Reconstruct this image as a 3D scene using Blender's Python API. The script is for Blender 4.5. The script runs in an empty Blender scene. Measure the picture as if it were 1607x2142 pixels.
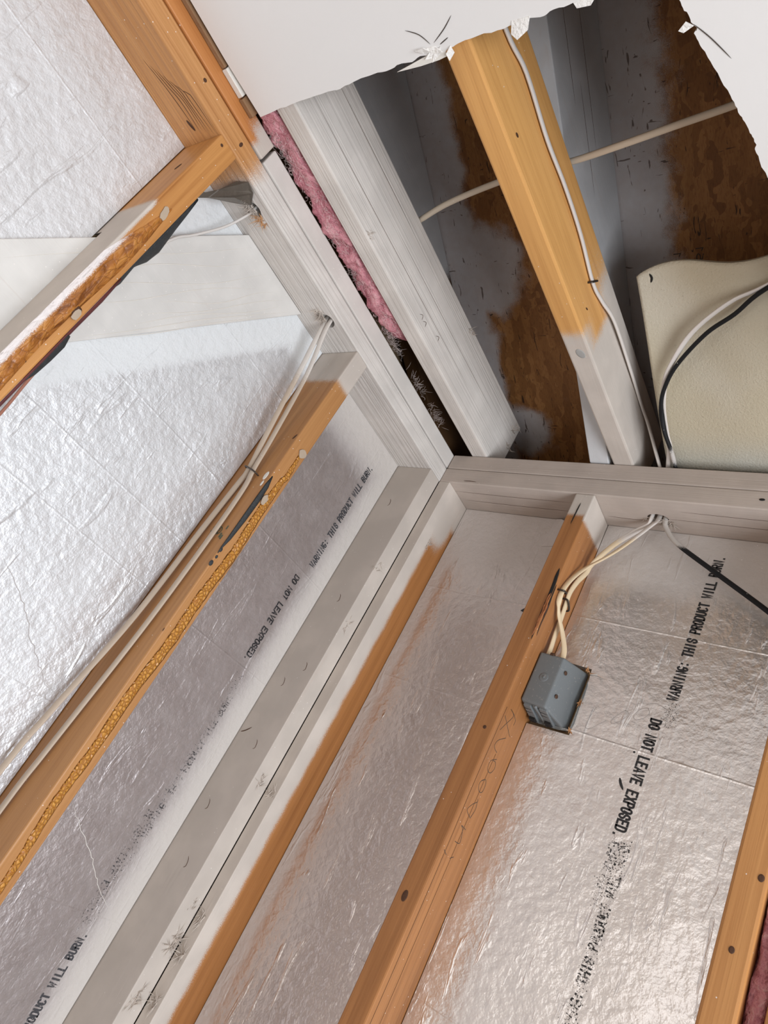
import bpy, bmesh, math, random
from mathutils import Vector, Matrix, noise as mnoise
random.seed(7)
scene = bpy.context.scene
COL = scene.collection
Z0 = 2.36                      # height of the underside of the top plates above the floor


def V(x, y, z):                # millimetres from the plate corner -> metres in the room
    return Vector((x / 1000.0, y / 1000.0, Z0 + z / 1000.0))


# ------------------------------------------------------------------ camera
F_PX, W_PX, H_PX = 1502.06, 1607, 2142
w = Vector((0.8922, 0.6933, -0.2252))
Rcv = Matrix.Rotation(w.length, 3, w.normalized())      # world -> camera (x right, y down, z forward)
cam_data = bpy.data.cameras.new('camera')
cam = bpy.data.objects.new('camera', cam_data)
COL.objects.link(cam)
cam_data.sensor_fit = 'VERTICAL'
cam_data.sensor_height = 36.0
cam_data.lens = F_PX * 36.0 / H_PX
cam_data.clip_start = 0.01
right, down, fwd = Rcv[0], Rcv[1], Rcv[2]
m = Matrix((( right[0], -down[0], -fwd[0]), (right[1], -down[1], -fwd[1]), (right[2], -down[2], -fwd[2]))).to_4x4()
m.translation = V(903.95, -998.19, -769.54)
cam.matrix_world = m
scene.camera = cam

# ------------------------------------------------------------------ light
world = bpy.data.worlds.new('daylight_world')
scene.world = world
world.use_nodes = True
bg = world.node_tree.nodes['Background']
bg.inputs['Color'].default_value = (1.0, 0.97, 0.94, 1)
bg.inputs['Strength'].default_value = 0.42


def area(name, loc, target, sx, sy, power, color):
    d = bpy.data.lights.new(name, 'AREA')
    d.shape = 'RECTANGLE'
    d.size, d.size_y, d.energy, d.color = sx, sy, power, color
    o = bpy.data.objects.new(name, d)
    COL.objects.link(o)
    o.location = loc
    o.rotation_euler = (Vector(target) - Vector(loc)).to_track_quat('-Z', 'Y').to_euler()
    return o


area('window_daylight', (2.9, -0.85, 0.95), (0.0, -0.6, 2.2), 1.3, 1.7, 72, (0.91, 0.97, 1.05))
area('doorway_daylight', (0.35, -2.9, 1.5), (0.35, 0.0, 1.5), 1.1, 1.6, 8.5, (0.97, 0.98, 1.0))
scene.view_settings.view_transform = 'Standard'
scene.view_settings.look = 'None'
scene.view_settings.gamma = 1.0
scene.view_settings.use_curve_mapping = False
scene.view_settings.exposure = 0.22


# ------------------------------------------------------------------ material helpers
class NT:
    def __init__(self, name):
        self.mat = bpy.data.materials.new(name)
        self.mat.use_nodes = True
        self.t = self.mat.node_tree
        self.b = self.t.nodes['Principled BSDF']
        self.pos = self.t.nodes.new('ShaderNodeNewGeometry').outputs['Position']
        s = self.t.nodes.new('ShaderNodeSeparateXYZ')
        self.t.links.new(self.pos, s.inputs[0])
        self.ax = {'x': s.outputs[0], 'y': s.outputs[1], 'z': s.outputs[2]}

    def put(self, v, sock):
        if isinstance(v, (int, float)):
            sock.default_value = v
        elif isinstance(v, (tuple, list)):
            sock.default_value = tuple(v) if len(v) == len(sock.default_value) else tuple(v) + (1,)
        else:
            self.t.links.new(v, sock)

    def math(self, op, a, b=0.0, c=None, clamp=False):
        n = self.t.nodes.new('ShaderNodeMath')
        n.operation = op
        n.use_clamp = clamp
        self.put(a, n.inputs[0])
        self.put(b, n.inputs[1])
        if c is not None:
            self.put(c, n.inputs[2])
        return n.outputs[0]

    def ramp(self, v, a, b, lo=0.0, hi=1.0):
        n = self.t.nodes.new('ShaderNodeMapRange')
        n.interpolation_type = 'SMOOTHSTEP'
        self.put(v, n.inputs[0])
        if a > b:
            a, b, lo, hi = b, a, hi, lo
        for k, x in zip((1, 2, 3, 4), (a, b, lo, hi)):
            n.inputs[k].default_value = x
        return n.outputs[0]

    def mapped(self, scale, rot=(0, 0, 0)):
        n = self.t.nodes.new('ShaderNodeMapping')
        self.put(self.pos, n.inputs[0])
        n.inputs['Rotation'].default_value = rot
        n.inputs['Scale'].default_value = scale
        return n.outputs[0]

    def noise(self, scale=1.0, vec=None, detail=3.0, dist=0.0, rough=0.5):
        n = self.t.nodes.new('ShaderNodeTexNoise')
        self.put(self.pos if vec is None else vec, n.inputs['Vector'])
        n.inputs['Scale'].default_value = scale
        n.inputs['Detail'].default_value = detail
        n.inputs['Distortion'].default_value = dist
        n.inputs['Roughness'].default_value = rough
        return n.outputs['Fac']

    def voronoi(self, scale, vec=None, feature='F1', out='Distance', rnd=1.0):
        n = self.t.nodes.new('ShaderNodeTexVoronoi')
        n.feature = feature
        self.put(self.pos if vec is None else vec, n.inputs['Vector'])
        n.inputs['Scale'].default_value = scale
        n.inputs['Randomness'].default_value = rnd
        return n.outputs[out]

    def mix(self, f, a, b):
        n = self.t.nodes.new('ShaderNodeMix')
        n.data_type = 'RGBA'
        self.put(f, n.inputs[0])
        self.put(a, n.inputs[6])
        self.put(b, n.inputs[7])
        return n.outputs[2]

    def colramp(self, f, stops):
        n = self.t.nodes.new('ShaderNodeValToRGB')
        self.put(f, n.inputs[0])
        e = n.color_ramp.elements
        while len(e) < len(stops):
            e.new(0.5)
        for k, (p, c) in enumerate(stops):
            e[k].position = p
            e[k].color = tuple(c) + (1,)
        return n.outputs[0]

    def bump(self, h, strength, dist, prev=None):
        n = self.t.nodes.new('ShaderNodeBump')
        n.inputs['Strength'].default_value = strength
        n.inputs['Distance'].default_value = dist
        self.put(h, n.inputs['Height'])
        if prev is not None:
            self.put(prev, n.inputs['Normal'])
        return n.outputs[0]

    def set(self, **kw):
        names = dict(color='Base Color', rough='Roughness', metal='Metallic', normal='Normal', spec='Specular IOR Level',
                     alpha='Alpha', sheen='Sheen Weight')
        for k, v in kw.items():
            self.put(v, self.b.inputs[names[k]])
        return self.mat

    # overspray: list of masks; a mask is a list of (axis, from, to) in millimetres whose product is taken
    def spray(self, masks, n_amp=0.55, fine=1.0, lo=0.2, hi=0.8):
        tot = None
        for mk in masks:
            if mk == 1:
                return 1.0
            cur = None
            for item in mk:
                if item[0] == 'blob':
                    _, c, r0, r1 = item
                    vm = self.t.nodes.new('ShaderNodeVectorMath')
                    vm.operation = 'DISTANCE'
                    self.put(self.pos, vm.inputs[0])
                    vm.inputs[1].default_value = V(*c)
                    v = self.ramp(vm.outputs['Value'], r0 / 1000, r1 / 1000)
                elif item[0] == 'const':
                    n = self.t.nodes.new('ShaderNodeValue')
                    n.outputs[0].default_value = item[1]
                    v = n.outputs[0]
                elif item[0] == 'lin':
                    _, (cx, cy, cz), c0, p, q = item
                    v = self.math('ADD', self.math('MULTIPLY', self.ax['y'], cy), self.math('MULTIPLY', self.math('SUBTRACT', self.ax['z'], Z0), cz))
                    v = self.ramp(v, (p - c0) / 1000, (q - c0) / 1000)
                else:
                    a, p, q = item
                    off = Z0 if a == 'z' else 0.0
                    v = self.ramp(self.ax[a], off + p / 1000, off + q / 1000)
                cur = v if cur is None else self.math('MULTIPLY', cur, v)
            tot = cur if tot is None else self.math('MAXIMUM', tot, cur)
        if tot is None:
            return 0.0
        n1 = self.math('SUBTRACT', self.noise(22, detail=4), 0.5)
        n2 = self.math('SUBTRACT', self.noise(900, detail=1), 0.5)
        s = self.math('ADD', tot, self.math('MULTIPLY', n1, n_amp))
        s = self.math('ADD', s, self.math('MULTIPLY', n2, fine))
        return self.ramp(s, lo, hi)

    def flecks(self, scale=180, r=0.16, keep=0.9):
        n = self.t.nodes.new('ShaderNodeTexVoronoi')
        self.put(self.pos, n.inputs['Vector'])
        n.inputs['Scale'].default_value = scale
        s = self.t.nodes.new('ShaderNodeSeparateColor')
        self.t.links.new(n.outputs['Color'], s.inputs[0])
        a = self.math('LESS_THAN', n.outputs['Distance'], r)
        b = self.math('GREATER_THAN', s.outputs[0], keep)
        return self.math('MULTIPLY', a, b)


PAINT = (0.56, 0.495, 0.435)


def wood(name, axis, masks=(), tone=1.0, light=(0.64, 0.35, 0.15), dark=(0.40, 0.17, 0.052), paint=PAINT, grain_bump=0.25, raised=0.0, seed=0.0):
    n = NT(name)
    sc = [70, 70, 70]
    sc['xyz'.index(axis)] = 2.2
    fine = [420, 420, 420]
    fine['xyz'.index(axis)] = 5
    low = [9, 9, 9]
    low['xyz'.index(axis)] = 1.2
    g1 = n.noise(1.0, n.mapped(sc), detail=4, dist=0.6)
    g2 = n.noise(1.0, n.mapped(fine), detail=2)
    g3 = n.noise(1.0, n.mapped(low), detail=2)
    f = n.math('ADD', n.math('MULTIPLY', g1, 0.7), n.math('ADD', n.math('MULTIPLY', g2, 0.28), n.math('MULTIPLY', g3, 0.5)))
    L = tuple(min(1, c * tone * k) for c, k in zip(light, (0.84, 0.76, 0.66)))
    D = tuple(c * tone * k for c, k in zip(dark, (0.78, 0.70, 0.60)))
    M_ = tuple((a * 0.55 + b * 0.45) for a, b in zip(L, D))
    c = n.colramp(f, [(0.42, D), (0.62, M_), (0.86, L)])
    p = n.spray(list(masks))
    stain = n.noise(14, detail=3)
    pc = n.mix(n.ramp(stain, 0.35, 0.75), tuple(x * 0.93 for x in paint), tuple(min(1, x * 1.06) for x in paint))
    pc = n.mix(n.math('MULTIPLY', n.ramp(g1, 0.62, 0.8), 0.18), pc, (0.47, 0.34, 0.26))
    c = n.mix(p, c, pc)
    c = n.mix(n.math('MULTIPLY', n.flecks(130, 0.10, 0.93), 0.8), c, (0.78, 0.74, 0.70))
    h = n.math('ADD', n.math('MULTIPLY', g1, 0.6), n.math('MULTIPLY', g2, 0.5))
    nb = n.bump(h, grain_bump, 0.002)
    if raised:
        nb = n.bump(n.ramp(n.noise(1.0, n.mapped([s * (150 / 70) if s > 10 else s for s in sc]), detail=1), 0.4, 0.6), raised, 0.003, nb)
    return n.set(color=c, rough=n.math('ADD', n.math('MULTIPLY', p, 0.17), 0.48), normal=nb, spec=0.35)


def foil(name, masks, folds, across, base=(0.66, 0.62, 0.61), rough=0.34, emboss=1.0, metal=0.88, paint=(0.60, 0.57, 0.54), wr=1.0, wrinkle_axis=(40, 40, 9)):
    n = NT(name)
    p = n.spray(masks, n_amp=0.35, fine=0.45, lo=0.0, hi=1.0)
    e1 = n.noise(75, detail=3, rough=0.55)
    e2 = n.noise(190, detail=2)
    wv = n.noise(1.0, n.mapped(wrinkle_axis, (0.25, 0.2, 0.0)), detail=3, dist=0.8)
    big = n.noise(7, detail=2)
    crease = None
    for z in folds:
        wob = n.math('MULTIPLY', n.math('SUBTRACT', n.noise(5, detail=2), 0.5), 0.006)
        d = n.math('ADD', n.math('SUBTRACT', n.ax['z'], Z0 + z / 1000), wob)
        d = n.math('ABSOLUTE', d)
        r = n.ramp(d, 0.0026, 0.0)
        crease = r if crease is None else n.math('MAXIMUM', crease, r)
    ridge = n.ramp(wv, 0.60, 0.74)
    nb = n.bump(e1, 0.26 * emboss, 0.006)
    nb = n.bump(e2, 0.12 * emboss, 0.002, nb)
    nb = n.bump(ridge, 0.30 * wr, 0.006, nb)
    nb = n.bump(big, 0.35 * wr, 0.02, nb)
    if crease is not None:
        nb = n.bump(crease, 0.22, 0.002, nb)
    c = n.mix(n.ramp(e1, 0.3, 0.7), tuple(x * 0.93 for x in base), base)
    if isinstance(p, float):
        cc, mt, rg = c, metal, rough
    else:
        cc = n.mix(p, c, paint)
        mt = n.math('MULTIPLY', n.math('SUBTRACT', 1.0, p), metal)
        rg = n.math('ADD', n.math('MULTIPLY', p, 0.30), rough)
    fl = n.flecks(120, 0.09, 0.95)
    cc = n.mix(fl, cc, (0.85, 0.82, 0.79))
    mt = n.math('MULTIPLY', n.math('SUBTRACT', 1.0, fl), mt)
    return n.set(color=cc, metal=mt, rough=rg, normal=nb)


def plain(name, color, rough=0.6, metal=0.0, var=0.1, nscale=40, bump=0.0, bscale=200, spec=0.4):
    n = NT(name)
    k = n.noise(nscale, detail=3)
    c = n.mix(k, tuple(x * (1 - var) for x in color), tuple(min(1, x * (1 + var)) for x in color))
    kw = dict(color=c, rough=rough, metal=metal, spec=spec)
    if bump:
        kw['normal'] = n.bump(n.noise(bscale, detail=3), bump, 0.003)
    return n.set(**kw)


def osb(name):
    n = NT(name)
    col = None
    hs = None
    layers = [((30, 7, 7), (0, 0, 0.35)), ((26, 8, 8), (0, 0, -0.7)), ((34, 8, 8), (0, 0, 1.2)), ((40, 10, 10), (0, 0, -1.25)), ((36, 9, 9), (0, 0, 0.0))]
    wob = n.noise(30, detail=2)
    for k, (sc, rot) in enumerate(layers):
        vn = n.t.nodes.new('ShaderNodeTexVoronoi')
        ad = n.t.nodes.new('ShaderNodeVectorMath')
        ad.operation = 'ADD'
        n.put(n.mapped(sc, rot), ad.inputs[0])
        cmb = n.t.nodes.new('ShaderNodeCombineXYZ')
        n.put(n.math('MULTIPLY', wob, 1.5), cmb.inputs[0])
        n.put(n.math('MULTIPLY', wob, 0.6 + k * 0.3), cmb.inputs[1])
        n.put(cmb.outputs[0], ad.inputs[1])
        n.put(ad.outputs[0], vn.inputs['Vector'])
        vn.inputs['Scale'].default_value = 1.5
        s = n.t.nodes.new('ShaderNodeSeparateColor')
        n.t.links.new(vn.outputs['Color'], s.inputs[0])
        c = n.colramp(s.outputs[0], [(0.0, (0.21, 0.088, 0.028)), (0.5, (0.29, 0.128, 0.040)), (1.0, (0.37, 0.17, 0.058))])
        g = n.noise(1.0, n.mapped(tuple(x * 12 for x in sc), rot), detail=3)
        c = n.mix(n.math('MULTIPLY', n.ramp(g, 0.45, 0.75), 0.45), c, (0.12, 0.048, 0.015))
        col = c if col is None else n.mix(n.math('GREATER_THAN', s.outputs[1], 0.6), col, c)
        hs = s.outputs[2] if hs is None else n.math('ADD', hs, n.math('MULTIPLY', s.outputs[2], 0.6))
    slit = n.ramp(n.noise(1.0, n.mapped((130, 26, 26), (0, 0, 0.45)), detail=2, dist=1.2), 0.67, 0.71)
    slit = n.math('MAXIMUM', slit, n.ramp(n.noise(1.0, n.mapped((30, 120, 40), (0, 0, 0.5)), detail=2, dist=1.0), 0.70, 0.73))
    col = n.mix(n.math('MULTIPLY', slit, 0.85), col, (0.025, 0.014, 0.010))
    p = n.spray([[('x', 490, 390), ('x', 340, 352)], [('x', 75, 10), ('x', -80, -60)], [('blob', (45, -250, 365), 135, 50)], [('blob', (75, 90, 235), 95, 20)]], n_amp=1.1, fine=0.5)
    p = n.math('MULTIPLY', p, n.math('SUBTRACT', 1.0, n.math('MULTIPLY', slit, 0.75)))
    p = n.math('MULTIPLY', p, n.math('ADD', 0.75, n.math('MULTIPLY', n.noise(60, detail=3), 0.35)))
    col = n.mix(p, col, (0.49, 0.455, 0.445))
    nb = n.bump(hs, 0.35, 0.004)
    nb = n.bump(n.noise(1.0, n.mapped((300, 90, 90), (0, 0, 0.4)), detail=3), 0.25, 0.002, nb)
    return n.set(color=col, rough=0.6, normal=nb, spec=0.3)


# ------------------------------------------------------------------ mesh helpers
def box(bm, lo, hi, bevel=0.0, seg=2):
    x0, y0, z0 = lo
    x1, y1, z1 = hi
    return hexa(bm, [(x0, y0, z0), (x1, y0, z0), (x1, y1, z0), (x0, y1, z0), (x0, y0, z1), (x1, y0, z1), (x1, y1, z1), (x0, y1, z1)], bevel, seg)


def hexa(bm, pts, bevel=0.0, seg=2):
    t = bmesh.new()
    vs = [t.verts.new(V(*p)) for p in pts]
    for f in ((0, 3, 2, 1), (4, 5, 6, 7), (0, 1, 5, 4), (1, 2, 6, 5), (2, 3, 7, 6), (3, 0, 4, 7)):
        t.faces.new([vs[i] for i in f])
    bmesh.ops.recalc_face_normals(t, faces=t.faces)
    if bevel:
        bmesh.ops.bevel(t, geom=list(t.edges), offset=bevel / 1000, segments=seg, profile=0.5, affect='EDGES')
    add(bm, t)


def add(bm, t):
    me = bpy.data.meshes.new('tmp')
    t.to_mesh(me)
    t.free()
    bm.from_mesh(me)
    bpy.data.meshes.remove(me)


def prism(bm, poly, axis, a, b, bevel=0.0):
    """poly: 2D points in the two other axes (in xyz order), extruded along axis from a to b (mm)."""
    t = bmesh.new()

    def P(u, v, s):
        return V(*{'x': (s, u, v), 'y': (u, s, v), 'z': (u, v, s)}[axis])
    lo = [t.verts.new(P(u, v, a)) for u, v in poly]
    hi = [t.verts.new(P(u, v, b)) for u, v in poly]
    t.faces.new(lo)
    t.faces.new(hi)
    k = len(poly)
    for i in range(k):
        t.faces.new((lo[i], lo[(i + 1) % k], hi[(i + 1) % k], hi[i]))
    bmesh.ops.recalc_face_normals(t, faces=t.faces)
    if bevel:
        bmesh.ops.bevel(t, geom=list(t.edges), offset=bevel / 1000, segments=2, profile=0.5, affect='EDGES')
    add(bm, t)


def smooth_path(pts, per=8):
    P = [Vector(p) for p in pts]
    out = []
    for i in range(len(P) - 1):
        p0, p1, p2, p3 = P[max(i - 1, 0)], P[i], P[i + 1], P[min(i + 2, len(P) - 1)]
        for k in range(per):
            t = k / per
            out.append(0.5 * ((2 * p1) + (p2 - p0) * t + (2 * p0 - 5 * p1 + 4 * p2 - p3) * t * t + (3 * p1 - p0 - 3 * p2 + p3) * t ** 3))
    out.append(P[-1])
    return out


def tube(bm, pts, w, h=None, flat=None, seg=10, per=8, taper=False):
    """pts in mm; w = width, h = thickness, flat = direction of the thin side."""
    h = h or w
    path = smooth_path(pts, per) if per > 1 else [Vector(p) for p in pts]
    rings = []
    ref = Vector(flat) if flat else None
    prev = None
    for i, p in enumerate(path):
        t = (path[min(i + 1, len(path) - 1)] - path[max(i - 1, 0)])
        if t.length < 1e-6:
            t = Vector((0, 0, 1))
        t.normalize()
        if ref is not None:
            n = ref - t * ref.dot(t)
        elif prev is not None:
            n = prev - t * prev.dot(t)
        else:
            n = t.orthogonal()
        n.normalize()
        prev = n
        b = t.cross(n)
        k = 1.0
        if taper:
            k = max(0.08, 1 - abs(2 * i / (len(path) - 1) - 1) ** 3)
        ring = []
        for j in range(seg):
            a = 2 * math.pi * j / seg
            ring.append(bm.verts.new(V(*(p + b * (math.cos(a) * w / 2 * k) + n * (math.sin(a) * h / 2 * k)))))
        rings.append(ring)
    for r0, r1 in zip(rings, rings[1:]):
        for j in range(seg):
            f = bm.faces.new((r0[j], r0[(j + 1) % seg], r1[(j + 1) % seg], r1[j]))
            f.smooth = True
    bm.faces.new(rings[0][::-1])
    bm.faces.new(rings[-1])


def disc(bm, c, n, r, thick=1.0, seg=20, squash=1.0, long_dir=(0, 0, 1)):
    """a low domed button on a surface (knots, nail heads, bosses)"""
    c, n = Vector(c), Vector(n).normalized()
    u = Vector(long_dir) - n * Vector(long_dir).dot(n)
    u.normalize()
    v = n.cross(u)
    prof = [(1.0, 0.0), (0.97, 0.45), (0.8, 0.85), (0.45, 1.0)]
    rings = []
    for rr, hh in prof:
        rings.append([bm.verts.new(V(*(c + n * (hh * thick) + u * (math.cos(2 * math.pi * j / seg) * r * rr) + v * (math.sin(2 * math.pi * j / seg) * r * squash * rr)))) for j in range(seg)])
    for r0, r1 in zip(rings, rings[1:]):
        for j in range(seg):
            bm.faces.new((r0[j], r0[(j + 1) % seg], r1[(j + 1) % seg], r1[j])).smooth = True
    bm.faces.new(rings[-1]).smooth = True
    bm.faces.new(rings[0][::-1])


def shards(bm, c, n, d, count, length, spread, rnd, width=1.6, lift=0.6):
    """torn wood fibres sticking out around a point"""
    c, n, d = Vector(c), Vector(n).normalized(), Vector(d).normalized()
    s = n.cross(d)
    for _ in range(count):
        a = c + d * rnd.uniform(-spread, spread) + s * rnd.uniform(-spread * 0.6, spread * 0.6)
        q = (d * rnd.uniform(-1, 1) + s * rnd.uniform(-0.5, 0.5) + n * rnd.uniform(0.1, lift)).normalized()
        b = a + q * length * rnd.uniform(0.4, 1.1)
        side = q.cross(n)
        if side.length < 1e-3:
            side = s
        side = side.normalized() * width * rnd.uniform(0.4, 1.0)
        up = n * width * 0.4
        p = [bm.verts.new(V(*x)) for x in (a - side - n, a + side - n, a + up, b)]
        for f in ((0, 1, 3), (1, 2, 3), (2, 0, 3), (0, 2, 1)):
            bm.faces.new([p[i] for i in f])


def sheet(bm, outline, n, thick):
    """thin slab of any outline (3D points, mm), extruded along n"""
    n = Vector(n).normalized() * thick
    lo = [bm.verts.new(V(*Vector(p))) for p in outline]
    hi = [bm.verts.new(V(*(Vector(p) + n))) for p in outline]
    bm.faces.new(lo[::-1])
    bm.faces.new(hi)
    k = len(lo)
    for i in range(k):
        bm.faces.new((lo[i], lo[(i + 1) % k], hi[(i + 1) % k], hi[i]))


def obj(name, bm, mat, parent=None, origin=None, smooth_by=None):
    bmesh.ops.recalc_face_normals(bm, faces=bm.faces)
    me = bpy.data.meshes.new(name)
    if parent is not None:
        o0 = parent['_o']
    elif origin is not None:
        o0 = V(*origin)
    else:
        n = max(1, len(bm.verts))
        xs = [v.co for v in bm.verts]
        o0 = Vector(((min(v.x for v in xs) + max(v.x for v in xs)) / 2, (min(v.y for v in xs) + max(v.y for v in xs)) / 2, min(v.z for v in xs)))
    o0 = Vector(o0)
    for v in bm.verts:
        v.co -= o0
    bm.to_mesh(me)
    bm.free()
    me.materials.append(mat)
    o = bpy.data.objects.new(name, me)
    COL.objects.link(o)
    o['_o'] = tuple(o0)
    if parent is not None:
        o.parent = parent
    else:
        o.location = o0
    return o


def tag(o, label, cat, group=None, kind=None):
    o['label'] = label
    if cat:
        o['category'] = cat
    if group:
        o['group'] = group
    if kind:
        o['kind'] = kind
    return o


def cut(o, cutter_bm):
    """subtract a shape from an object's mesh for good"""
    me = bpy.data.meshes.new('cutter')
    bmesh.ops.recalc_face_normals(cutter_bm, faces=cutter_bm.faces)
    cutter_bm.to_mesh(me)
    cutter_bm.free()
    c = bpy.data.objects.new('cutter', me)
    COL.objects.link(c)
    md = o.modifiers.new('cut', 'BOOLEAN')
    md.operation = 'DIFFERENCE'
    md.solver = 'EXACT'
    md.object = c
    bpy.context.view_layer.update()
    dg = bpy.context.evaluated_depsgraph_get()
    new = bpy.data.meshes.new_from_object(o.evaluated_get(dg))
    o.modifiers.clear()
    old = o.data
    new.name = old.name
    o.data = new
    bpy.data.objects.remove(c)
    bpy.data.meshes.remove(me)


def B():
    return bmesh.new()


def arc(cx, cy, rx, ry, a0, a1, k=6):
    return [(cx + rx * math.cos(math.radians(a0 + (a1 - a0) * i / k)), cy + ry * math.sin(math.radians(a0 + (a1 - a0) * i / k))) for i in range(k + 1)]


TOPC = arc(.5, .72, .5, .28, 180, 0, 8)
BOTC = arc(.5, .28, .5, .28, 0, -180, 8)
GLYPH = {                       # condensed capitals, strokes inside a 1 x 1 cell
    'W': [[(-.05, 1), (.2, 0), (.5, .7), (.8, 0), (1.05, 1)]], 'A': [[(0, 0), (.5, 1), (1, 0)], [(.2, .3), (.8, .3)]],
    'R': [[(0, 0), (0, 1), (.55, 1)] + arc(.55, .75, .45, .25, 90, -90)[1:] + [(0, .5)], [(.5, .5), (1, 0)]],
    'N': [[(0, 0), (0, 1), (1, 0), (1, 1)]], 'I': [[(.5, 0), (.5, 1)]], 'G': [TOPC[::-1] + [(0, .28)] + BOTC[::-1] + [(1, .48), (.55, .48)]],
    'T': [[(0, 1), (1, 1)], [(.5, 1), (.5, 0)]], 'H': [[(0, 0), (0, 1)], [(1, 0), (1, 1)], [(0, .5), (1, .5)]],
    'S': [TOPC[::-1] + [(.03, .62), (.2, .545), (.8, .455), (.97, .38), (1, .28)] + BOTC[1:]],
    'P': [[(0, 0), (0, 1), (.55, 1)] + arc(.55, .73, .45, .27, 90, -90)[1:] + [(0, .46)]],
    'O': [TOPC + [(1, .28)] + BOTC + [(0, .72)]], 'D': [[(0, 0), (0, 1), (.5, 1)] + arc(.5, .72, .5, .28, 90, 0, 4)[1:] + arc(.5, .28, .5, .28, 0, -90, 4) + [(0, 0)]],
    'U': [[(0, 1)] + BOTC[::-1] + [(1, 1)]], 'C': [TOPC[::-1] + BOTC[::-1]], 'L': [[(0, 1), (0, 0), (1, 0)]],
    'B': [[(0, 0), (0, 1), (.5, 1)] + arc(.5, .76, .42, .24, 90, -90)[1:] + [(0, .52)], [(.5, .52)] + arc(.5, .26, .5, .26, 90, -90)[1:] + [(0, 0)]],
    'E': [[(1, 1), (0, 1), (0, 0), (1, 0)], [(0, .52), (.8, .52)]], 'V': [[(0, 1), (.5, 0), (1, 1)]], 'X': [[(0, 0), (1, 1)], [(0, 1), (1, 0)]],
    '.': [[(.5, 0), (.5, .05)]], ':': [[(.5, .12), (.5, .17)], [(.5, .72), (.5, .77)]],
    '6': [[(.9, 1), (.3, .8), (0, .3)] + arc(.5, .28, .5, .28, 180, 540, 12)], '1': [[(.2, .8), (.5, 1), (.5, 0)]], '3': [[(0, 1), (1, 1), (.45, .6)] + arc(.5, .3, .5, .3, 90, -150, 8)],
}
GLYPH['C'] = [arc(.5, .72, .5, .28, 25, 180, 8) + [(0, .28)] + arc(.5, .28, .5, .28, 180, 335, 8)]
GLYPH['G'] = [arc(.5, .72, .5, .28, 35, 180, 8) + [(0, .28)] + BOTC[::-1] + [(1, .42), (.6, .42)]]


def lettering(name, body, mat, parent, start, rdir, udir, length, height, stroke=0.165):
    """printed text: start = baseline start (mm), rdir = reading direction, udir = up direction"""
    r, u, s0 = Vector(rdir), Vector(udir), Vector(start)
    nrm = r.cross(u).normalized()
    adv = length / len(body)
    tw = height * stroke
    gw = adv * 0.96 - tw
    bm = B()
    lift = 0
    for i, ch in enumerate(body):
        for st in GLYPH.get(ch, []):
            lift = (lift + 1) % 3
            P = []
            for x, y in st:
                xx = (x if ch not in '.:I1' else (x - .5)) * gw + (gw / 2 if ch in '.:I1' else 0) + i * adv + tw / 2
                P.append(Vector((xx, tw / 2 + y * (height - tw))))
            # ribbon with mitred joints
            L_, R_ = [], []
            for k, p in enumerate(P):
                d0 = (p - P[k - 1]).normalized() if k else (P[1] - p).normalized()
                d1 = (P[k + 1] - p).normalized() if k + 1 < len(P) else d0
                d = (d0 + d1)
                d = d.normalized() if d.length > 0.2 else d1
                nn = Vector((-d.y, d.x))
                q = nn * (tw / 2) / max(0.55, nn.dot(Vector((-d1.y, d1.x))))
                e = d * tw * 0.45 if k == len(P) - 1 else (-d * tw * 0.45 if k == 0 else Vector((0, 0)))
                L_.append(p + q + e)
                R_.append(p - q + e)
            vs = [[bm.verts.new(V(*(s0 + r * a.x + u * a.y + nrm * (lift * 0.04)))) for a in ab] for ab in zip(L_, R_)]
            for a, c in zip(vs, vs[1:]):
                bm.faces.new((a[0], a[1], c[1], c[0]))
    return obj(name, bm, mat, parent)


# ------------------------------------------------------------------ materials
M = {}
M['ply'] = plain('sheathing', (0.30, 0.20, 0.11), 0.8)
M['concrete'] = plain('concrete', (0.50, 0.49, 0.48), 0.8, nscale=6, bump=0.2)
M['osb'] = osb('osb')


def drywall_mat():
    n = NT('drywall_paint')
    k = n.noise(3, detail=3)
    c = n.mix(k, (0.74, 0.715, 0.69), (0.80, 0.78, 0.76))
    return n.set(color=c, rough=0.7, normal=n.bump(n.noise(400, detail=2), 0.08, 0.001), spec=0.3)


M['drywall'] = drywall_mat()
M['gypsum'] = plain('gypsum_core', (0.80, 0.77, 0.73), 0.9, bump=0.6, bscale=300)
M['kraft_edge'] = plain('kraft_paper_edge', (0.27, 0.15, 0.075), 0.8, var=0.25, nscale=60, bump=0.4, bscale=150)
M['whitewood'] = plain('painted_strip', (0.72, 0.68, 0.62), 0.6)
M['cable'] = None
M['dark'] = plain('dark_knot', (0.07, 0.028, 0.012), 0.7, var=0.5, nscale=400)
M['black'] = plain('black_hole', (0.012, 0.010, 0.009), 0.8)
M['nail'] = plain('rusty_steel', (0.10, 0.055, 0.035), 0.5, metal=0.6, var=0.4, nscale=500)
M['staple'] = plain('staple_steel', (0.075, 0.06, 0.05), 0.45, metal=0.8, var=0.4, nscale=500)
M['tar'] = plain('tar_paper', (0.030, 0.033, 0.035), 0.55, var=0.4, nscale=120, bump=0.4, bscale=500)
M['fibre'] = plain('torn_fibre', (0.50, 0.43, 0.37), 0.8, var=0.35, nscale=150)
M['rawfibre'] = plain('raw_torn_fibre', (0.52, 0.27, 0.12), 0.8, var=0.35, nscale=150)
M['paper'] = plain('drywall_paper', (0.42, 0.33, 0.245), 0.8, var=0.12)
M['pencil'] = plain('pencil_graphite', (0.06, 0.045, 0.035), 0.5)
M['scratch'] = plain('pressed_line', (0.40, 0.36, 0.34), 0.45)


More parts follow.
